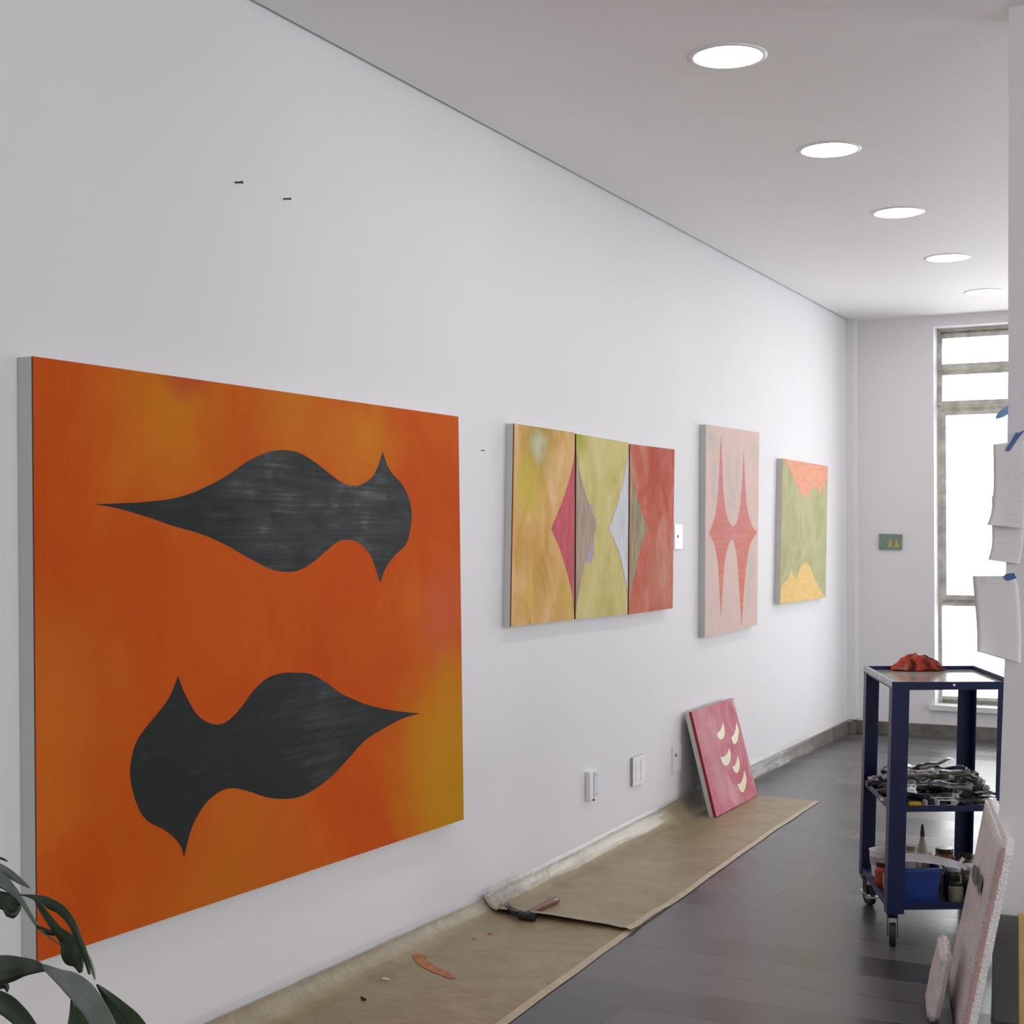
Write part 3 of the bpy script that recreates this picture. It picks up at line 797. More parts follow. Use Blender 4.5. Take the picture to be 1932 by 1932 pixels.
for sg in (-1, 1):
    pts = []
    for k in lin(0, 1, 7):
        pts.append(hr-hp*(0.010+0.058*k)+Vector((0, 0, 0.004+0.030*k*k))+d*sg*(0.004+0.006*k))
    for a_, b_, k in zip(pts, pts[1:], range(6)):
        w0 = 0.0075-0.0006*k; w1 = 0.0075-0.0006*(k+1); h0 = 0.011*(1-k/6.3); h1 = 0.011*(1-(k+1)/6.3)
        zv = Vector((0, 0, 1))
        hexa(bm, [a_-d*w0-zv*h0, b_-d*w1-zv*h1, b_+d*w1-zv*h1, a_+d*w0-zv*h0, a_-d*w0+zv*h0, b_-d*w1+zv*h1, b_+d*w1+zv*h1, a_+d*w0+zv*h0])
build('head', bm, M['hsteel'], t)

# ------------------------------------------------------------------ blue trolley
ZT, ZBt = 0.857, 0.115
tl = {'NL': onz(1684, 1287, ZT), 'FL': onz(1632, 1255.5, ZT), 'NR': onz(1916, 1286, ZT), 'FR': onz(1837, 1257.5, ZT)}
bl = {'NL': onz(1673, 1714, ZBt), 'FL': onz(1622, 1641, ZBt)}
sh = ((bl['NL']-tl['NL'])+(bl['FL']-tl['FL']))/2; sh.z = 0
U = (tl['NR']-tl['NL']); V = ((tl['FL']-tl['NL'])+(tl['FR']-tl['NR']))/2
U.z = V.z = 0
W_, D_ = U.length, V.length
u_ = U.normalized(); v_ = Vector((-u_.y, u_.x, 0)) if Vector((-u_.y, u_.x, 0)).dot(V) > 0 else Vector((u_.y, -u_.x, 0))
TO = tl['NL'].copy(); TO.z = 0
def T(a, b, z):   # a across, b back, z height
    k = (ZT-z)/(ZT-ZBt)
    vv = V.normalized()
    return TO+u_*a+vv*b+sh*max(0.0, min(1.15, k))+Vector((0, 0, z))
def tbox(bm, a0, a1, b0, b1, z0, z1, mi=0):
    hexa(bm, [T(a0,b0,z0),T(a1,b0,z0),T(a1,b1,z0),T(a0,b1,z0),T(a0,b0,z1),T(a1,b0,z1),T(a1,b1,z1),T(a0,b1,z1)], mi)
M['navy'] = plain('navy_enamel_steel', (0.010, 0.020, 0.085), 0.42, 0.0, 0.4, nscale=8, var=0.2)
M['traysheet'] = plain('pale_glass_palette', (0.50, 0.54, 0.48), 0.09, 0.0, 0.6, nscale=5, var=0.12)
M['worn'] = plain('worn_bare_steel_edge', (0.42, 0.43, 0.46), 0.35, 0.6, nscale=25, var=0.25)
M['rubber'] = plain('dark_rubber', (0.03, 0.03, 0.03), 0.6)
M['chrome'] = plain('bright_steel', (0.75, 0.76, 0.78), 0.15, 1.0)
t = thing('utility_trolley', T(0, 0, 0), 'navy blue steel three tier trolley on castors by the window', 'trolley')
TR_ = t
fl, th = 0.057, 0.003
for nm, a, b, sa, sb in (('NL', 0, 0, 1, 1), ('NR', W_, 0, -1, 1), ('FL', 0, D_, 1, -1), ('FR', W_, D_, -1, -1)):
    bm = bmesh.new()
    lo, hi = ZBt-0.012, ZT-0.001
    tbox(bm, min(a, a+sa*fl), max(a, a+sa*fl), min(b, b+sb*th), max(b, b+sb*th), lo, hi)
    tbox(bm, min(a, a+sa*th), max(a, a+sa*th), min(b+sb*th, b+sb*fl), max(b+sb*th, b+sb*fl), lo, hi)
    build('leg', bm, M['navy'], t)
def tray(name, z, lip_dn, lip_up, mat=M['navy'], full=True):
    """steel tray: sheet with upstand"""
    bm = bmesh.new()
    e = th+0.0005
    tbox(bm, e, W_-e, e, D_-e, z-0.002, z)
    for a0, a1, b0, b1 in ((e, W_-e, e, e+0.002), (e, W_-e, D_-e-0.002, D_-e), (e, e+0.002, e, D_-e), (W_-e-0.002, W_-e, e, D_-e)):
        tbox(bm, a0, a1, b0, b1, z-lip_dn, z+lip_up)
    return build(name, bm, mat, t)
z_mid = 0.452
tray('top_tray', ZT-0.022, 0.004, 0.0195)
tray('middle_shelf', z_mid-0.012, 0.006, 0.014)
tray('bottom_shelf', 0.128, 0.012, 0.012)
bm = bmesh.new()
for a0, a1, b0, b1 in ((-0.001, W_+0.001, -0.001, 0.0015), (-0.001, W_+0.001, D_-0.002, D_+0.001), (W_-0.002, W_+0.001, 0, D_)):
    tbox(bm, a0, a1, b0, b1, ZT-0.026, ZT+0.0005)
build('top_rail', bm, M['navy'], t)
bm = bmesh.new()
tbox(bm, -0.001, 0.0035, 0.004, D_-0.004, ZT-0.018, ZT+0.001); tbox(bm, 0.0035, 0.012, 0.004, D_-0.004, ZT-0.002, ZT+0.001)  # light catching the left rim is put into its paler colour
tag(build('worn_rim', bm, M['worn'], t), 'worn bare steel rim on the left side')
bm = bmesh.new()
tbox(bm, 0.008, W_-0.008, 0.008, D_-0.008, ZT-0.0215, ZT-0.013)
build('palette_glass', bm, M['traysheet'], t)
bm = bmesh.new()
tube(bm, [T(0.203, -0.004, ZT-0.010), T(0.203, 0.004, ZT-0.010)], 0.0045, 12)
tag(build('rivet', bm, M['chrome'], t), 'bright round rivet on the front rail')
for nm, a, b in (('NL', 0.028, 0.03), ('NR', W_-0.028, 0.03), ('FL', 0.028, D_-0.03), ('FR', W_-0.028, D_-0.03)):
    c = T(a, b, 0); rz = 0.2 if nm == 'NL' else (0.7 if nm == 'FL' else random.uniform(0, 3))
    wd = Vector((math.cos(rz), math.sin(rz), 0)); ff_ = Vector((-math.sin(rz), math.cos(rz), 0))
    off = -ff_*0.018
    top_ = c+Vector((0, 0, ZBt-0.012))
    bm = bmesh.new()
    tube(bm, [top_+Vector((0, 0, -0.012)), top_], 0.016, 14)
    for sg in (-1, 1):
        o_ = c+wd*sg*0.0155+off
        fbox(bm, o_-wd*0.0015+Vector((0, 0, 0.03))-ff_*0.012, wd*0.003, ff_*0.03, Vector((0, 0, ZBt-0.012-0.030-0.010)))
    fbox(bm, c-wd*0.017-ff_*0.030+Vector((0, 0, ZBt-0.025)), wd*0.034, ff_*0.045, Vector((0, 0, 0.004)))
    cf = build('castor', bm, M['black'], t)
    bm = bmesh.new()
    ax = c+off+Vector((0, 0, 0.036))
    tube(bm, [ax-wd*0.011, ax-wd*0.009, ax+wd*0.009, ax+wd*0.011], [0.032, 0.036, 0.036, 0.032], 28)
    w_ = build('castor_wheel', bm, M['rubber'], cf); w_.location = (0, 0, 0)
    if nm == 'FL':
        bm = bmesh.new()
        fbox(bm, T(0.004, D_-0.165, 0.050), u_*0.062, v_*0.024, Vector((0, 0, 0.006)))
        fbox(bm, T(0.012, D_-0.145, 0.050), u_*0.012, v_*0.11, Vector((0, 0, 0.004)))
        b_ = build('brake_pedal', bm, M['chrome'], cf); b_.location = (0, 0, 0)

# red rag on the tray
zr = ZT-0.013
rc = (onz(1728, 1266, zr)+onz(1728, 1262, zr))/2
M['rag'] = paint_mat('red_stained_cotton', [(0.38, (0.025, 0.02, 0.014)), (0.46, (0.12, 0.035, 0.02)), (0.52, (0.42, 0.045, 0.028)), (0.60, (0.52, 0.07, 0.04)), (0.68, (0.42, 0.30, 0.2))], (1, 1, 1), 13, [], dist=1.2, fine=0.0, rough=0.8)
bm = bmesh.new()
def rag(u, a):
    r = u*0.092*(1+0.22*noise.noise(Vector((math.cos(a)*1.3, math.sin(a)*1.3, 1.0))))
    x = r*math.cos(a)*(1.22 if math.cos(a) > 0 else 1.0); y = r*math.sin(a)*0.8
    p = Vector((x*16, y*16, 0))
    n1 = 1-abs(noise.noise(p+Vector((3, 1, 0))))*2.0
    n2 = noise.noise(p*2.3+Vector((8, 2, 0)))
    dome = (1-u**2.2)
    z = 0.058*dome*(0.72+0.30*n1)+0.010*n2*(u < 0.97)+0.003
    z *= 1.0-0.25*math.cos(a)*0.2
    sw = 0.012*noise.noise(p*1.7+Vector((0, 5, 5)))*u
    return rc+u_*(x+sw)+v_*(y+sw)+Vector((0, 0, max(0.0005, z)))
us_ = lin(0.02, 1, 30); as_ = lin(0, 2*math.pi, 64)
g = grid(bm, rag, us_, as_)
bm.faces.new([r for r in g[0][:-1]])
g2 = grid(bm, lambda u, a: rag(u, a)*1.0-Vector((0, 0, 0.0)) if u < 1 else rag(1, a), [0.985, 1.0], as_)
bmesh.ops.remove_doubles(bm, verts=bm.verts, dist=0.00005)
tag(build('cloth_rag', bm, M['rag'], None, True), 'crumpled red paint stained rag lying on top of the blue trolley', 'rag')

# paint tubes on the middle shelf
M['alu'] = plain('crumpled_aluminium', (0.40, 0.41, 0.42), 0.28, 0.85, nscale=25, var=0.4, bump=0.7, bscale=70)
M['tubeblk'] = plain('black_smeared_tube', (0.035, 0.04, 0.045), 0.3, 0.3, nscale=25, var=0.5, bump=0.6, bscale=70)
M['tubegrn'] = plain('olive_smeared_tube', (0.13, 0.14, 0.08), 0.4, 0.2, nscale=40, var=0.6, bump=0.6, bscale=70)
M['capb'] = plain('black_tube_cap', (0.015, 0.015, 0.017), 0.35)
M['capw'] = plain('white_tube_cap', (0.6, 0.6, 0.58), 0.35)
M['yellow'] = plain('yellow_label', (0.75, 0.45, 0.02), 0.4)
def make_tube(mat, cap, ln=0.13, r=0.0135, seed=0):
    o = bpy.data.objects.new('paint_tube', None); COL.objects.link(o); o.empty_display_size = 0.02
    bm = bmesh.new(); n = 14; rings = []
    for k, s in enumerate(lin(0, 1, 12)):
        w = r*(1+0.35*s**1.5); h = r*max(0.05, (1-s**1.3))
        off = 0.006*noise.noise(Vector((s*3, seed, 0)))*s*2
        rings.append([bm.verts.new((ln*s, w*math.cos(a)*(1+0.12*noise.noise(Vector((s*8, a, seed)))), h*math.sin(a)*(1+0.25*noise.noise(Vector((s*7, a*2, seed+4))))+off+r)) for a in [2*math.pi*i/n for i in range(n)]])
    for a, b in zip(rings, rings[1:]):
        for i in range(n): bm.faces.new((a[i], a[(i+1) % n], b[(i+1) % n], b[i]))
    bm.faces.new(rings[0][::-1]); bm.faces.new(rings[-1])
    build('tube_body', bm, mat, o)
    bm = bmesh.new(); tube(bm, [(-0.016, 0, r), (-0.004, 0, r), (0, 0, r)], [r*0.62, r*0.7, r*0.95], 12)
    build('cap', bm, cap, o)
    return o
protos = [make_tube(M['alu'], M['capb'], 0.13, 0.0135, 1), make_tube(M['tubeblk'], M['capb'], 0.12, 0.0125, 2), make_tube(M['tubegrn'], M['capw'], 0.11, 0.012, 3),
          make_tube(M['alu'], M['capw'], 0.15, 0.016, 4), make_tube(M['tubeblk'], M['capb'], 0.15, 0.015, 5)]
tkind = ['small silver paint tube with black cap', 'small black smeared paint tube', 'olive smeared paint tube with white cap', 'large silver paint tube with white cap', 'large black smeared paint tube']
used = set()
def place(pi, loc, rz, ry, where):
    if pi in used:
        r = protos[pi].copy(); COL.objects.link(r)
        for ch in list(protos[pi].children):
            c = ch.copy(); COL.objects.link(c); c.parent = r
    else:
        r = protos[pi]; used.add(pi)
    r.location = loc; r.rotation_euler = (random.uniform(-0.4, 0.4) if ry else 0, ry, rz)
    tag(r, tkind[pi]+' '+where, 'paint tube', 'paint tubes heaped on the trolley middle shelf')
rnd = random.Random(11)
for layer in range(4):
    zz = z_mid-0.0115+layer*0.021
    na, nb = (5, 7) if layer == 0 else ((4, 6) if layer == 1 else ((4, 4) if layer == 2 else (3, 2)))
    for i in range(na):
        for j in range(nb):
            m_ = 0.055+layer*0.012
            a = m_+(W_-2*m_)*(i+0.5)/na+rnd.uniform(-0.02, 0.02); b = m_+(D_-2*m_)*(j+0.5)/nb+rnd.uniform(-0.02, 0.02)
            rz = rnd.uniform(0, 6.28) if layer else rnd.choice([0.3, 3.4])+rnd.uniform(-0.5, 0.5)
            pi = rnd.choice([0, 0, 1, 2, 3, 3, 4])
            p = T(a, b, zz); p -= Vector((math.cos(rz), math.sin(rz), 0))*0.055
            lp = Vector((p-T(0, 0, zz))); aa = lp.dot(u_); bb = lp.dot(v_)
            wh = ['at the bottom', 'low', 'high', 'on top'][layer]+' in the trolley heap, '+['front', 'middle', 'back'][min(2, int(b/D_*3))]+' '+['left', 'centre', 'right'][min(2, int(a/W_*3))]
            place(pi, p, rz, rnd.uniform(-0.28, 0.18) if layer else 0.0, wh)
# objects at the front of the middle shelf
bm = bmesh.new(); fbox(bm, T(0.068, 0.012, z_mid-0.008), u_*0.042, v_*0.02, Vector((0, 0, 0.020)))
bmesh.ops.bevel(bm, geom=list(bm.edges), offset=0.003, segments=2, affect='EDGES')
tag(build('paint_box', bm, M['yellow']), 'small yellow box at the front of the trolley middle shelf', 'box')
tt = thing('plastic_case', T(0.16, 0.02, z_mid-0.01), 'clear plastic case with white lid at the front of the trolley middle shelf', 'case')
bm = bmesh.new(); fbox(bm, T(0.125, 0.012, z_mid-0.009), u_*0.10, v_*0.05, Vector((0, 0, 0.004))); build('base', bm, M['white_pl'], tt)
bm = bmesh.new()
for a in (0.125, 0.165, 0.222): fbox(bm, T(a, 0.012, z_mid-0.005), u_*0.003, v_*0.05, Vector((0, 0, 0.022)))
fbox(bm, T(0.165, 0.012, z_mid+0.016), u_*0.06, v_*0.003, Vector((0, 0, 0.003))); fbox(bm, T(0.125, 0.06, z_mid+0.016), u_*0.10, v_*0.003, Vector((0, 0, 0.003)))
build('rim', bm, M['white_pl'], tt)

# ---- bottom shelf
zb = 0.128
M['binblue'] = plain('blue_plastic', (0.022, 0.065, 0.30), 0.35, var=0.1)
M['cream_pl'] = plain('stained_cream_plastic', (0.42, 0.38, 0.30), 0.4, nscale=20, var=0.3)
M['jar'] = plain('murky_jar', (0.20, 0.19, 0.12), 0.15, nscale=20, var=0.4)
M['amber'] = plain('amber_jar', (0.28, 0.14, 0.02), 0.15, nscale=20, var=0.3)
M['darkjar'] = plain('dark_green_jar', (0.04, 0.045, 0.02), 0.15, nscale=20, var=0.4)
M['redpl'] = plain('red_plastic', (0.40, 0.05, 0.03), 0.3, var=0.2)
def taper_box(bm, a0, a1, b0, b1, z0, z1, k=0.012, wall=0.003):
    o0 = [T(a0+k,b0+k,z0),T(a1-k,b0+k,z0),T(a1-k,b1-k,z0),T(a0+k,b1-k,z0)]
    o1 = [T(a0,b0,z1),T(a1,b0,z1),T(a1,b1,z1),T(a0,b1,z1)]
    i1 = [T(a0+wall,b0+wall,z1),T(a1-wall,b0+wall,z1),T(a1-wall,b1-wall,z1),T(a0+wall,b1-wall,z1)]
    i0 = [T(a0+k+wall,b0+k+wall,z0+wall),T(a1-k-wall,b0+k+wall,z0+wall),T(a1-k-wall,b1-k-wall,z0+wall),T(a0+k+wall,b1-k-wall,z0+wall)]
    R_ = [[bm.verts.new(p) for p in q_] for q_ in (o0, o1, i1, i0)]
    for A_, B_ in zip(R_, R_[1:]):
        for i in range(4): bm.faces.new((A_[i], A_[(i+1) % 4], B_[(i+1) % 4], B_[i]))
    bm.faces.new(R_[0][::-1]); bm.faces.new(R_[3])
tt = thing('storage_bin', T(0.13, 0.1, zb), 'bright blue plastic bin on the trolley bottom shelf', 'bin')
bm = bmesh.new(); taper_box(bm, 0.03, 0.185, 0.03, 0.20, zb+0.001, zb+0.115); build('bin_body', bm, M['binblue'], tt)
bm = bmesh.new()
for a0, a1, b0, b1 in ((0.026, 0.189, 0.026, 0.031), (0.026, 0.189, 0.199, 0.204), (0.026, 0.031, 0.026, 0.204), (0.184, 0.189, 0.026, 0.204)):
    tbox(bm, a0, a1, b0, b1, zb+0.104, zb+0.116)
build('bin_rim', bm, M['binblue'], tt)
def vessel(name, a, b, z, prof, mats, label, cat, cap=None, tilt=None, group=None):
    tt = thing(name, T(a, b, z), label, cat, group)
    bm = bmesh.new(); lathe(bm, prof, T(a, b, z), 24); build('body', bm, mats, tt, False)
    if cap:
        bm = bmesh.new(); lathe(bm, cap[0], T(a, b, z), 20); build(cap[2], bm, cap[1], tt, False)
    return tt
vessel('squeeze_bottle', 0.150, 0.16, zb+0.006, [(0.022, 0), (0.024, 0.06), (0.023, 0.125), (0.016, 0.155), (0.010, 0.175), (0.007, 0.190)], M['cream_pl'],
       'cream squeeze bottle with tall black pointed nozzle standing in the blue bin', 'bottle', ([(0.0075, 0.188), (0.0075, 0.20), (0.005, 0.222), (0.002, 0.230)], M['black'], 'nozzle'))
vessel('plastic_tub', 0.105, 0.13, zb+0.006, [(0.030, 0), (0.034, 0.10), (0.034, 0.128), (0.022, 0.142), (0.016, 0.150)], M['cream_pl'],
       'stained cream tub with a low lid inside the blue bin, left of the nozzle bottle', 'tub', ([(0.017, 0.150), (0.017, 0.164)], M['jar'], 'lid'))
vessel('plastic_tub', 0.078, 0.072, zb+0.006, [(0.026, 0), (0.030, 0.128)], M['grey_pl'], 'grey straight sided cup at the front of the blue bin', 'cup')
vessel('paint_bucket', 0.068, 0.42, zb+0.001, [(0.045, 0), (0.055, 0.09), (0.057, 0.094), (0.053, 0.094), (0.044, 0.01)], M['white_pl'],
       'white round tub with grey label at the back left of the trolley bottom shelf', 'tub', ([(0.0525, 0.045), (0.0555, 0.075)], M['grey_pl'], 'label_band'))
vessel('paint_jar', 0.045, 0.29, zb+0.001, [(0.034, 0), (0.036, 0.055), (0.030, 0.065)], M['redpl'], 'red jar with black lid by the left leg on the trolley bottom shelf', 'jar',
       ([(0.031, 0.065), (0.031, 0.082)], M['black'], 'lid'))
vessel('paint_jar', 0.055, 0.235, zb+0.001, [(0.026, 0), (0.028, 0.05)], M['cream_pl'], 'short beige jar behind the blue bin on the bottom shelf', 'jar')
jl = [(0.255, 0.30, 0.036, 0.120, 'amber', 'amber jar with dark lid, tallest at the back right of the bottom shelf', 'darkjar'),
      (0.245, 0.13, 0.032, 0.095, 'darkjar', 'dark green jar right of the blue bin on the bottom shelf', 'grey_pl'),
      (0.315, 0.17, 0.036, 0.090, 'jar', 'murky jar with pale lid behind the foam wrapped panel on the bottom shelf', 'white_pl'),
      (0.305, 0.07, 0.034, 0.075, 'darkjar', 'dark jar at the front right of the bottom shelf', 'jar'),
      (0.24, 0.055, 0.024, 0.06, 'jar', 'small murky jar against the right side of the blue bin', 'black'),
      (0.20, 0.40, 0.034, 0.09, 'darkjar', 'dark jar at the back middle of the bottom shelf', 'cream_pl'),
      (0.325, 0.27, 0.03, 0.105, 'jar', 'murky jar with dark lid at the right edge of the bottom shelf', 'darkjar')]
for a, b, r, h, m_, lb, cm in jl:
    vessel('glass_jar', a, b, zb+0.001, [(r*0.95, 0), (r, 0.006), (r, h*0.78), (r*0.8, h*0.88), (r*0.8, h*0.9)], M[m_], lb, 'jar', ([(r*0.86, h*0.9), (r*0.86, h*1.04)], M[cm], 'lid'))
# long metal palette scraper resting across the bin
bm = bmesh.new()
def scr(u, v):
    a = 0.035+0.215*u; w = (0.010+0.010*math.sin(math.pi*min(1, u*1.15)))*(1 if u < 0.9 else 0.8)
    return T(a, 0.030+0.02*u+w*(v-0.5)*1.4, zb+0.152-0.034*u*u+0.020*(v-0.5))
g = grid(bm, scr, lin(0, 1, 20), lin(0, 1, 5))
for v in list(bm.verts): pass
ret = bmesh.ops.extrude_face_region(bm, geom=list(bm.faces))
bmesh.ops.translate(bm, verts=[e for e in ret['geom'] if isinstance(e, bmesh.types.BMVert)], vec=(0, 0, 0.003))
tt = thing('palette_scraper', T(0.12, 0.05, zb+0.12), 'long bright curved metal scraper resting across the blue bin', 'scraper')
build('blade', bm, plain('bright_satin_metal', (0.85, 0.86, 0.88), 0.2, 0.2), tt)
bm = bmesh.new(); tube(bm, [T(0.245, 0.05, zb+0.122), T(0.262, 0.058, zb+0.142)], [0.004, 0.007], 8); tube(bm, [T(0.245, 0.05, zb+0.122), T(0.268, 0.05, zb+0.108)], [0.004, 0.006], 8)
build('handle', bm, M['white_pl'], tt)

# ------------------------------------------------------------------ foam wrapped panels leaning by the partition
def foam_mat():
    t_ = NT('white_foam_wrap'); t_.set(0.32, 0, 0.45)
    co = t_.coord()
    vo = t_.n('ShaderNodeTexVoronoi'); vo.inputs['Scale'].default_value = 160; t_.l(co, vo.inputs['Vector'])
    n_ = t_.noise(co, 22, 4, 0.6)
    t_.base(t_.ramp(n_, [(0.3, (0.76, 0.71, 0.695)), (0.7, (0.88, 0.83, 0.82))]))
    h = t_.math('ADD', t_.math('MULTIPLY', vo.outputs['Distance'], 0.5), t_.math('MULTIPLY', n_, 1.2))
    t_.bump(h, 0.6, 0.008)
    return t_.m
M['foam'] = foam_mat()
M['foamred'] = plain('pink_foam_seam', (0.55, 0.33, 0.29), 0.5)
M['smudge'] = plain('grey_smudge', (0.14, 0.14, 0.16), 0.6, nscale=60, var=0.4)
def slab(name, nf, nt, ft, fb, thick, label, seam=True, smudge=None):
    """nf near foot, nt near top, ft far top, fb far foot (left face); thick vector to the right"""
    t = thing(name, (nf+fb)/2, label, 'wrapped panel')
    bm = bmesh.new()
    c8 = [nf, nf+thick, fb+thick, fb, nt, nt+thick, ft+thick, ft]
    hexa(bm, c8)
    bmesh.ops.recalc_face_normals(bm, faces=bm.faces)
    bmesh.ops.bevel(bm, geom=list(bm.edges), offset=0.009, segments=3, affect='EDGES')
    bmesh.ops.subdivide_edges(bm, edges=[e for e in bm.edges if e.calc_length() > 0.05], cuts=14, use_grid_fill=True)
    bm.normal_update()
    for v in bm.verts:
        v.co += v.normal*0.004*noise.noise(v.co*17)
    build('foam_wrap', bm, M['foam'], t, True)
    if seam:
        bm = bmesh.new()
        ln_ = (nt-nf); off = thick.normalized()
        nn = (fb-nf).normalized()
        fbox(bm, nf+ln_*0.02-nn*0.0042+off*0.006, off*0.009, nn*0.003, ln_*0.94)
        tag(build('seam_tape', bm, M['foamred'], t), 'pinkish seam down the near edge')
    if smudge:
        bm = bmesh.new()
        for pts in smudge:
            nrm = (fb-nf).cross(nt-nf).normalized()
            if nrm.x > 0: nrm = -nrm
            P_ = []
            for p in pts:
                r = ray(*p); q_ = CAM+r*((nf-CAM).dot(nrm)/r.dot(nrm))
                P_.append(bm.verts.new(q_+nrm*0.005))
            f = bm.faces.new(P_)
        tag(build('smudge', bm, M['smudge'], t), 'dark grey smudge')
    return t
def zoomA(p): return (1812+p[0]/4.475, 1500+p[1]/4.472)
nt_ = at(1889, 1583, 3.86); nf_ = at(1806, 1975, 3.84); nf_.z = 0.004
ft_ = at(1860, 1503, 4.48); ft_.z = nt_.z; fb_ = at(1786, 1850, 4.4); fb_.z = 0.004
sm1 = [zoomA(p) for p in [(128,590),(150,600),(158,650),(160,720),(143,778),(122,740),(108,690),(112,630)]]
sm2 = [zoomA(p) for p in [(168,655),(185,670),(200,710),(192,770),(172,855),(160,810),(163,740)]]
slab('wrapped_canvas', nf_, nt_, ft_, fb_, Vector((0.038, 0.004, 0.0)), 'large flat panel wrapped in white foam, leaning on the wall end with a grey smudge', True, [sm1, sm2])
a_nt = at(1775, 1800, 4.05); a_nf = at(1747, 1905, 4.03); a_nf.z = 0.006
dd = (ft_-nt_).normalized()*0.22
slab('wrapped_canvas', a_nf, a_nt, a_nt+dd, a_nf+dd, Vector((0.033, 0.0, -0.004)), 'small flat panel wrapped in white foam, leaning against the larger wrapped panel', False)

# dark panel standing in for the wall's shadow, and wooden stretcher, at the wall foot
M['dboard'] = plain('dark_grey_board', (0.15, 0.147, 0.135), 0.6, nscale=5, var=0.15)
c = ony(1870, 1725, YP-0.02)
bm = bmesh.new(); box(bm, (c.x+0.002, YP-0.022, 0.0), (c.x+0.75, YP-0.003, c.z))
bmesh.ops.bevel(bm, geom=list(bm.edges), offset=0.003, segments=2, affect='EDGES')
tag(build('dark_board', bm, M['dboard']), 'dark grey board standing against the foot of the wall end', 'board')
ys_ = 4.02
c = ony(1921, 1724, ys_)
t = thing('stretcher_frame', (c.x+0.25, ys_, 0), 'raw yellowish wooden frame standing on the floor at the right edge', 'frame')
zt_ = c.z; wd_ = 0.5; rw = 0.045
for nm, a, b in (('rail', (c.x, 0.0), (c.x+rw, zt_)), ('rail', (c.x+wd_-rw, 0.0), (c.x+wd_, zt_)), ('rail', (c.x+rw, zt_-rw), (c.x+wd_-rw, zt_)), ('rail', (c.x+rw, 0.0), (c.x+wd_-rw, rw))):
    bev_box(nm, (a[0], ys_, a[1]), (b[0], ys_+0.02, b[1]), M['ply'], t, 0.002)

# ------------------------------------------------------------------ sheets and tape on the partition
M['paper'] = plain('white_paper', (0.88, 0.86, 0.87), 0.7, var=0.02)
M['pencil'] = plain('pencil_line', (0.42, 0.42, 0.43), 0.8)
M['tape'] = plain('blue_masking_tape', (0.10, 0.17, 0.42), 0.6, nscale=30)
M['tapel'] = plain('light_blue_tape', (0.22, 0.42, 0.72), 0.6, nscale=30)
zp = lambda p: (1812+p[0]/3.575, 740+p[1]/3.578)
def paper(name, left, right, label, y0=0.018, curl=0.03, lines=()):
    """left/right: matching lists of pixel points down the two sides"""
    n_ = 26
    Lp = spline([zp(p) for p in left], set(), 6, False); Rp = spline([zp(p) for p in right], set(), 6, False)
    def smp(P_, k):
        x = k*(len(P_)-1); i = min(int(x), len(P_)-2); return P_[i].lerp(P_[i+1], x-i)
    def fn(k, s):
        a = smp(Lp, k); b = smp(Rp, k); q_ = a.lerp(b, s)
        dy = y0+curl*k*k*(0.4+0.6*abs(s-0.35))
        return ony(q_.x, q_.y, YP-dy)
    t = thing(name, fn(1, 0.5), label, 'paper')
    bm = bmesh.new(); grid(bm, fn, lin(0, 1, n_), lin(0, 1, 10))
    ret = bmesh.ops.extrude_face_region(bm, geom=list(bm.faces))
    bmesh.ops.translate(bm, verts=[e for e in ret['geom'] if isinstance(e, bmesh.types.BMVert)], vec=(0, 0.0006, 0))
    build('sheet', bm, M['paper'], t, True)
    bm = bmesh.new()
    for k, s0, s1 in lines:
        for i in range(6):
            a0 = s0+(s1-s0)*i/6; a1 = s0+(s1-s0)*(i+0.8)/6
            o = Vector((0, -0.0012, 0)); h = Vector((0, 0, 0.0007))
            P_ = [fn(k, a0)+o, fn(k, a1)+o, fn(k, a1)+o+h, fn(k, a0)+o+h]
            bm.faces.new([bm.verts.new(p) for p in P_])
    if lines: build('pencil_marks', bm, M['pencil'], t)
    return t
paper('paper_sheet', [(212,700),(213,900),(214,1000),(207,1060),(187,1131)], [(425,700),(428,850),(425,1000),(412,1110),(395,1160)],
      'white sheet whose lower end shows beneath the top sheet on the wall end', 0.006, 0.012, [(0.55, 0.15, 0.5), (0.75, 0.6, 0.9)])
paper('paper_sheet', [(221,352),(222,430),(224,600),(216,740),(203,830),(180,895)], [(440,322),(445,450),(448,600),(446,750),(440,850),(432,925)],
      'uppermost white sheet with faint pencil lines taped to the wall end', 0.022, 0.02, [(0.38, 0.25, 0.5), (0.38, 0.6, 0.8), (0.58, 0.2, 0.4), (0.58, 0.65, 0.85), (0.76, 0.45, 0.75), (0.85, 0.5, 0.65)])
paper('paper_sheet', [(82,1240),(93,1380),(107,1530),(112,1650),(111,1750)], [(372,1238),(392,1330),(405,1480),(412,1680),(409,1836)],
      'lowest white sheet on the wall end, curling and hanging past its edge', 0.02, 0.04, [(0.06, 0.15, 0.3), (0.05, 0.45, 0.6), (0.1, 0.15, 0.35), (0.13, 0.45, 0.65)])
def tape(pts, mat, label, y0):
    P_ = [ony(*zp(p), YP-y0) for p in pts]
    bm = bmesh.new(); vs = [bm.verts.new(p) for p in P_]; f = bm.faces.new(vs)
    ret = bmesh.ops.extrude_face_region(bm, geom=[f]); bmesh.ops.translate(bm, verts=[e for e in ret['geom'] if isinstance(e, bmesh.types.BMVert)], vec=(0, 0.0008, 0))
    tag(build('masking_tape', bm, mat), label, 'tape')
tape([(322,88),(268,125),(246,148),(236,172),(244,182),(290,168),(322,148)], M['tapel'], 'light blue tape sticking out past the wall end, highest of the three tapes', 0.003)
tape([(375,270),(388,276),(440,250),(392,310),(335,393),(325,398),(303,396),(310,380)], M['tape'], 'long slanted blue tape strip on the top sheet', 0.025)
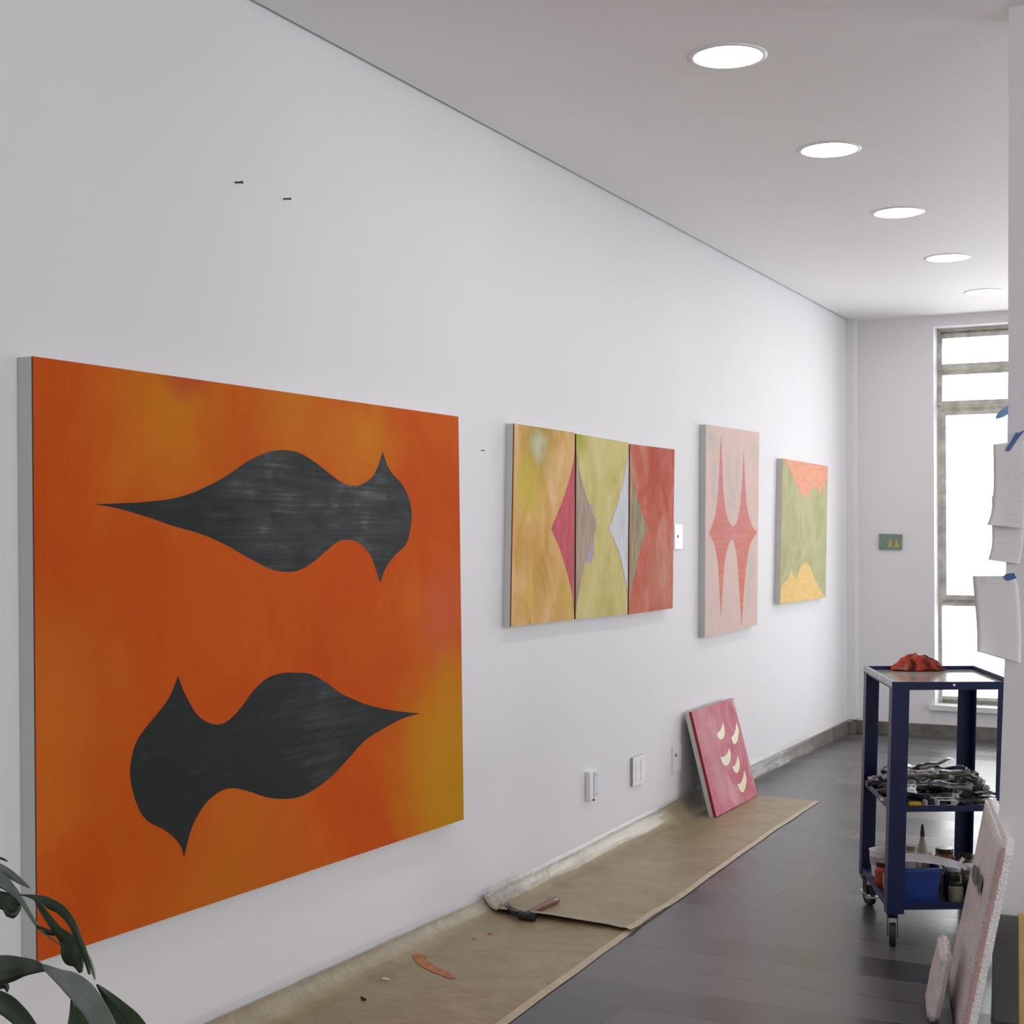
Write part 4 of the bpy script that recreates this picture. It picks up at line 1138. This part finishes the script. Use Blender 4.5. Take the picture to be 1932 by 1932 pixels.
tape([(288,1246),(305,1226),(360,1220),(380,1255),(330,1270),(310,1272)], M['tape'], 'short blue tape on the corner of the lowest sheet', 0.023)

# ------------------------------------------------------------------ plant at the lower left
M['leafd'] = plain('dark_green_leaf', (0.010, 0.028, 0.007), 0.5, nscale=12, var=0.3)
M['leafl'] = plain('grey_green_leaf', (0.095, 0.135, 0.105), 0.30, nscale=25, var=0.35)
M['pot'] = plain('terracotta_pot', (0.35, 0.14, 0.08), 0.7)
M['soil'] = plain('potting_soil', (0.03, 0.02, 0.015), 0.9)
M['stem'] = plain('green_stem', (0.06, 0.10, 0.03), 0.5)
Cp = at(-330, 1900, 1.75); Cp.z = 0
t = thing('potted_plant', Cp, 'plant with long dark green strap leaves at the lower left corner', 'plant')
bm = bmesh.new(); lathe(bm, [(0.10, 0.0), (0.14, 0.24), (0.15, 0.24), (0.15, 0.27), (0.135, 0.27), (0.125, 0.24)], Cp, 32); build('pot', bm, M['pot'], t)
bm = bmesh.new(); lathe(bm, [(0.124, 0.238), (0.124, 0.245)], Cp, 24); build('soil', bm, M['soil'], t)
LS = 4.473
def leaf(pts, mat, scale=LS, oy=1500, fold=0.25, name='leaf', sharp=True, root=True):
    """pts: (x, y, width, depth) in the 1342 px crop"""
    P_ = [(p[0]/scale, oy+p[1]/scale, p[2]/scale, p[3]) for p in pts]
    C4 = []
    pts4 = [Vector((a, b, c, d)) for a, b, c, d in P_]
    for i in range(len(pts4)-1):
        p0 = pts4[max(0, i-1)]; p1_, p2 = pts4[i], pts4[i+1]; p3 = pts4[min(len(pts4)-1, i+2)]
        for k in range(6):
            s = k/6
            C4.append(0.5*((2*p1_)+(p2-p0)*s+(2*p0-5*p1_+4*p2-p3)*s*s+(3*p1_-p0-3*p2+p3)*s**3))
    C4.append(pts4[-1])
    bm = bmesh.new(); rows = []
    for i, c in enumerate(C4):
        a = C4[max(0, i-1)]; b = C4[min(len(C4)-1, i+1)]
        tx, ty = b[0]-a[0], b[1]-a[1]; ln_ = math.hypot(tx, ty) or 1
        nx, ny = -ty/ln_, tx/ln_
        w = max(0.25, c[2])/2
        rows.append([bm.verts.new(at(c[0]+nx*w*s, c[1]+ny*w*s, c[3]+fold*w*abs(s)*2/F*c[3])) for s in (-1, -0.6, -0.2, 0, 0.2, 0.6, 1)])
    for a, b in zip(rows, rows[1:]):
        for k in range(6): bm.faces.new((a[k], a[k+1], b[k+1], b[k]))
    ret = bmesh.ops.extrude_face_region(bm, geom=list(bm.faces))
    bmesh.ops.translate(bm, verts=[e for e in ret['geom'] if isinstance(e, bmesh.types.BMVert)], vec=fw*0.0012)
    return build(name, bm, mat, t, True)
# long arching leaf, lower
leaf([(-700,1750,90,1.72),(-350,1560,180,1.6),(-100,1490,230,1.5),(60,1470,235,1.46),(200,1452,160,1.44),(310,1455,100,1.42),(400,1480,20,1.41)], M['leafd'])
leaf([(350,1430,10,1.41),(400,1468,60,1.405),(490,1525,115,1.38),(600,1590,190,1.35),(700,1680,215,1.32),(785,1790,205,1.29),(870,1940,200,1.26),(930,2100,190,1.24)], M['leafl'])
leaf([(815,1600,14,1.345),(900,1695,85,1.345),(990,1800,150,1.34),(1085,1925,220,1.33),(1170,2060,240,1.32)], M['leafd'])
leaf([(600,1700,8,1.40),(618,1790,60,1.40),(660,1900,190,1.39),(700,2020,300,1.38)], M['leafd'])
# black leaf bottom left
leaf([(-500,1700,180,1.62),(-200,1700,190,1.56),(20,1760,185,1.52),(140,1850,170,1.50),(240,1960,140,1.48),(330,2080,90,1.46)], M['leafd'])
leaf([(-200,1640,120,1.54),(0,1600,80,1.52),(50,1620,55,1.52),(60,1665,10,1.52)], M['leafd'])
# upper grey green strap
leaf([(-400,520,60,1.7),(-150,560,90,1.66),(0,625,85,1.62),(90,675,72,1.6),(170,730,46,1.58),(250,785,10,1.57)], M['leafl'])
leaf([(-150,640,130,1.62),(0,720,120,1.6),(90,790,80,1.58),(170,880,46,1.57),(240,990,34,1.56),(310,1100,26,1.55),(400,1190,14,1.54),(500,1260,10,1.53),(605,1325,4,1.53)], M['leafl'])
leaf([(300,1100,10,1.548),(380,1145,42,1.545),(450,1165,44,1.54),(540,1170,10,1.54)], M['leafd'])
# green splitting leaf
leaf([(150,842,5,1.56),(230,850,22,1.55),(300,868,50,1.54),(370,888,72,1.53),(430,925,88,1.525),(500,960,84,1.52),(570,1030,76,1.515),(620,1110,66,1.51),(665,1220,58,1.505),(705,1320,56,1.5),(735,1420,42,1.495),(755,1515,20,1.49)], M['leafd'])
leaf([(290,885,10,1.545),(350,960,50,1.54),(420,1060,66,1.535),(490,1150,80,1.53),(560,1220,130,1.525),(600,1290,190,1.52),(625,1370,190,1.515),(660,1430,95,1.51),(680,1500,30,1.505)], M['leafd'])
leaf([(735,1330,6,1.497),(765,1410,22,1.495),(785,1490,26,1.493),(800,1560,8,1.49)], M['leafl'])
leaf([(-100,860,130,1.60),(20,890,150,1.59),(100,920,160,1.58),(150,960,90,1.575)], M['leafd'])
leaf([(100,870,120,1.585),(98,940,158,1.585),(90,1000,120,1.58),(80,1035,60,1.58)], M['leafd'])
leaf([(-60,520,14,1.6),(20,540,18,1.6),(62,562,6,1.6)], M['leafd'])
bm = bmesh.new()
for (px, py, zc_) in ((-150, 1880, 1.72), (-90, 1625, 1.70), (-45, 1650, 1.62), (-110, 1880, 1.62), (-25, 1695, 1.60)):
    e = at(px, py, zc_); s0 = Cp+Vector((random.uniform(-.03, .03), random.uniform(-.03, .03), 0.242))
    m1 = s0.lerp(e, 0.45)+Vector((0, 0, 0.12))
    tube(bm, [s0, s0.lerp(m1, 0.5)+Vector((0, 0, 0.03)), m1, m1.lerp(e, 0.5)+Vector((0, 0, 0.03)), e], [0.007, 0.006, 0.005, 0.004, 0.003], 8)
build('stem', bm, M['stem'], t, True)

for o in bpy.data.objects:
    if '_root' in o: del o['_root']
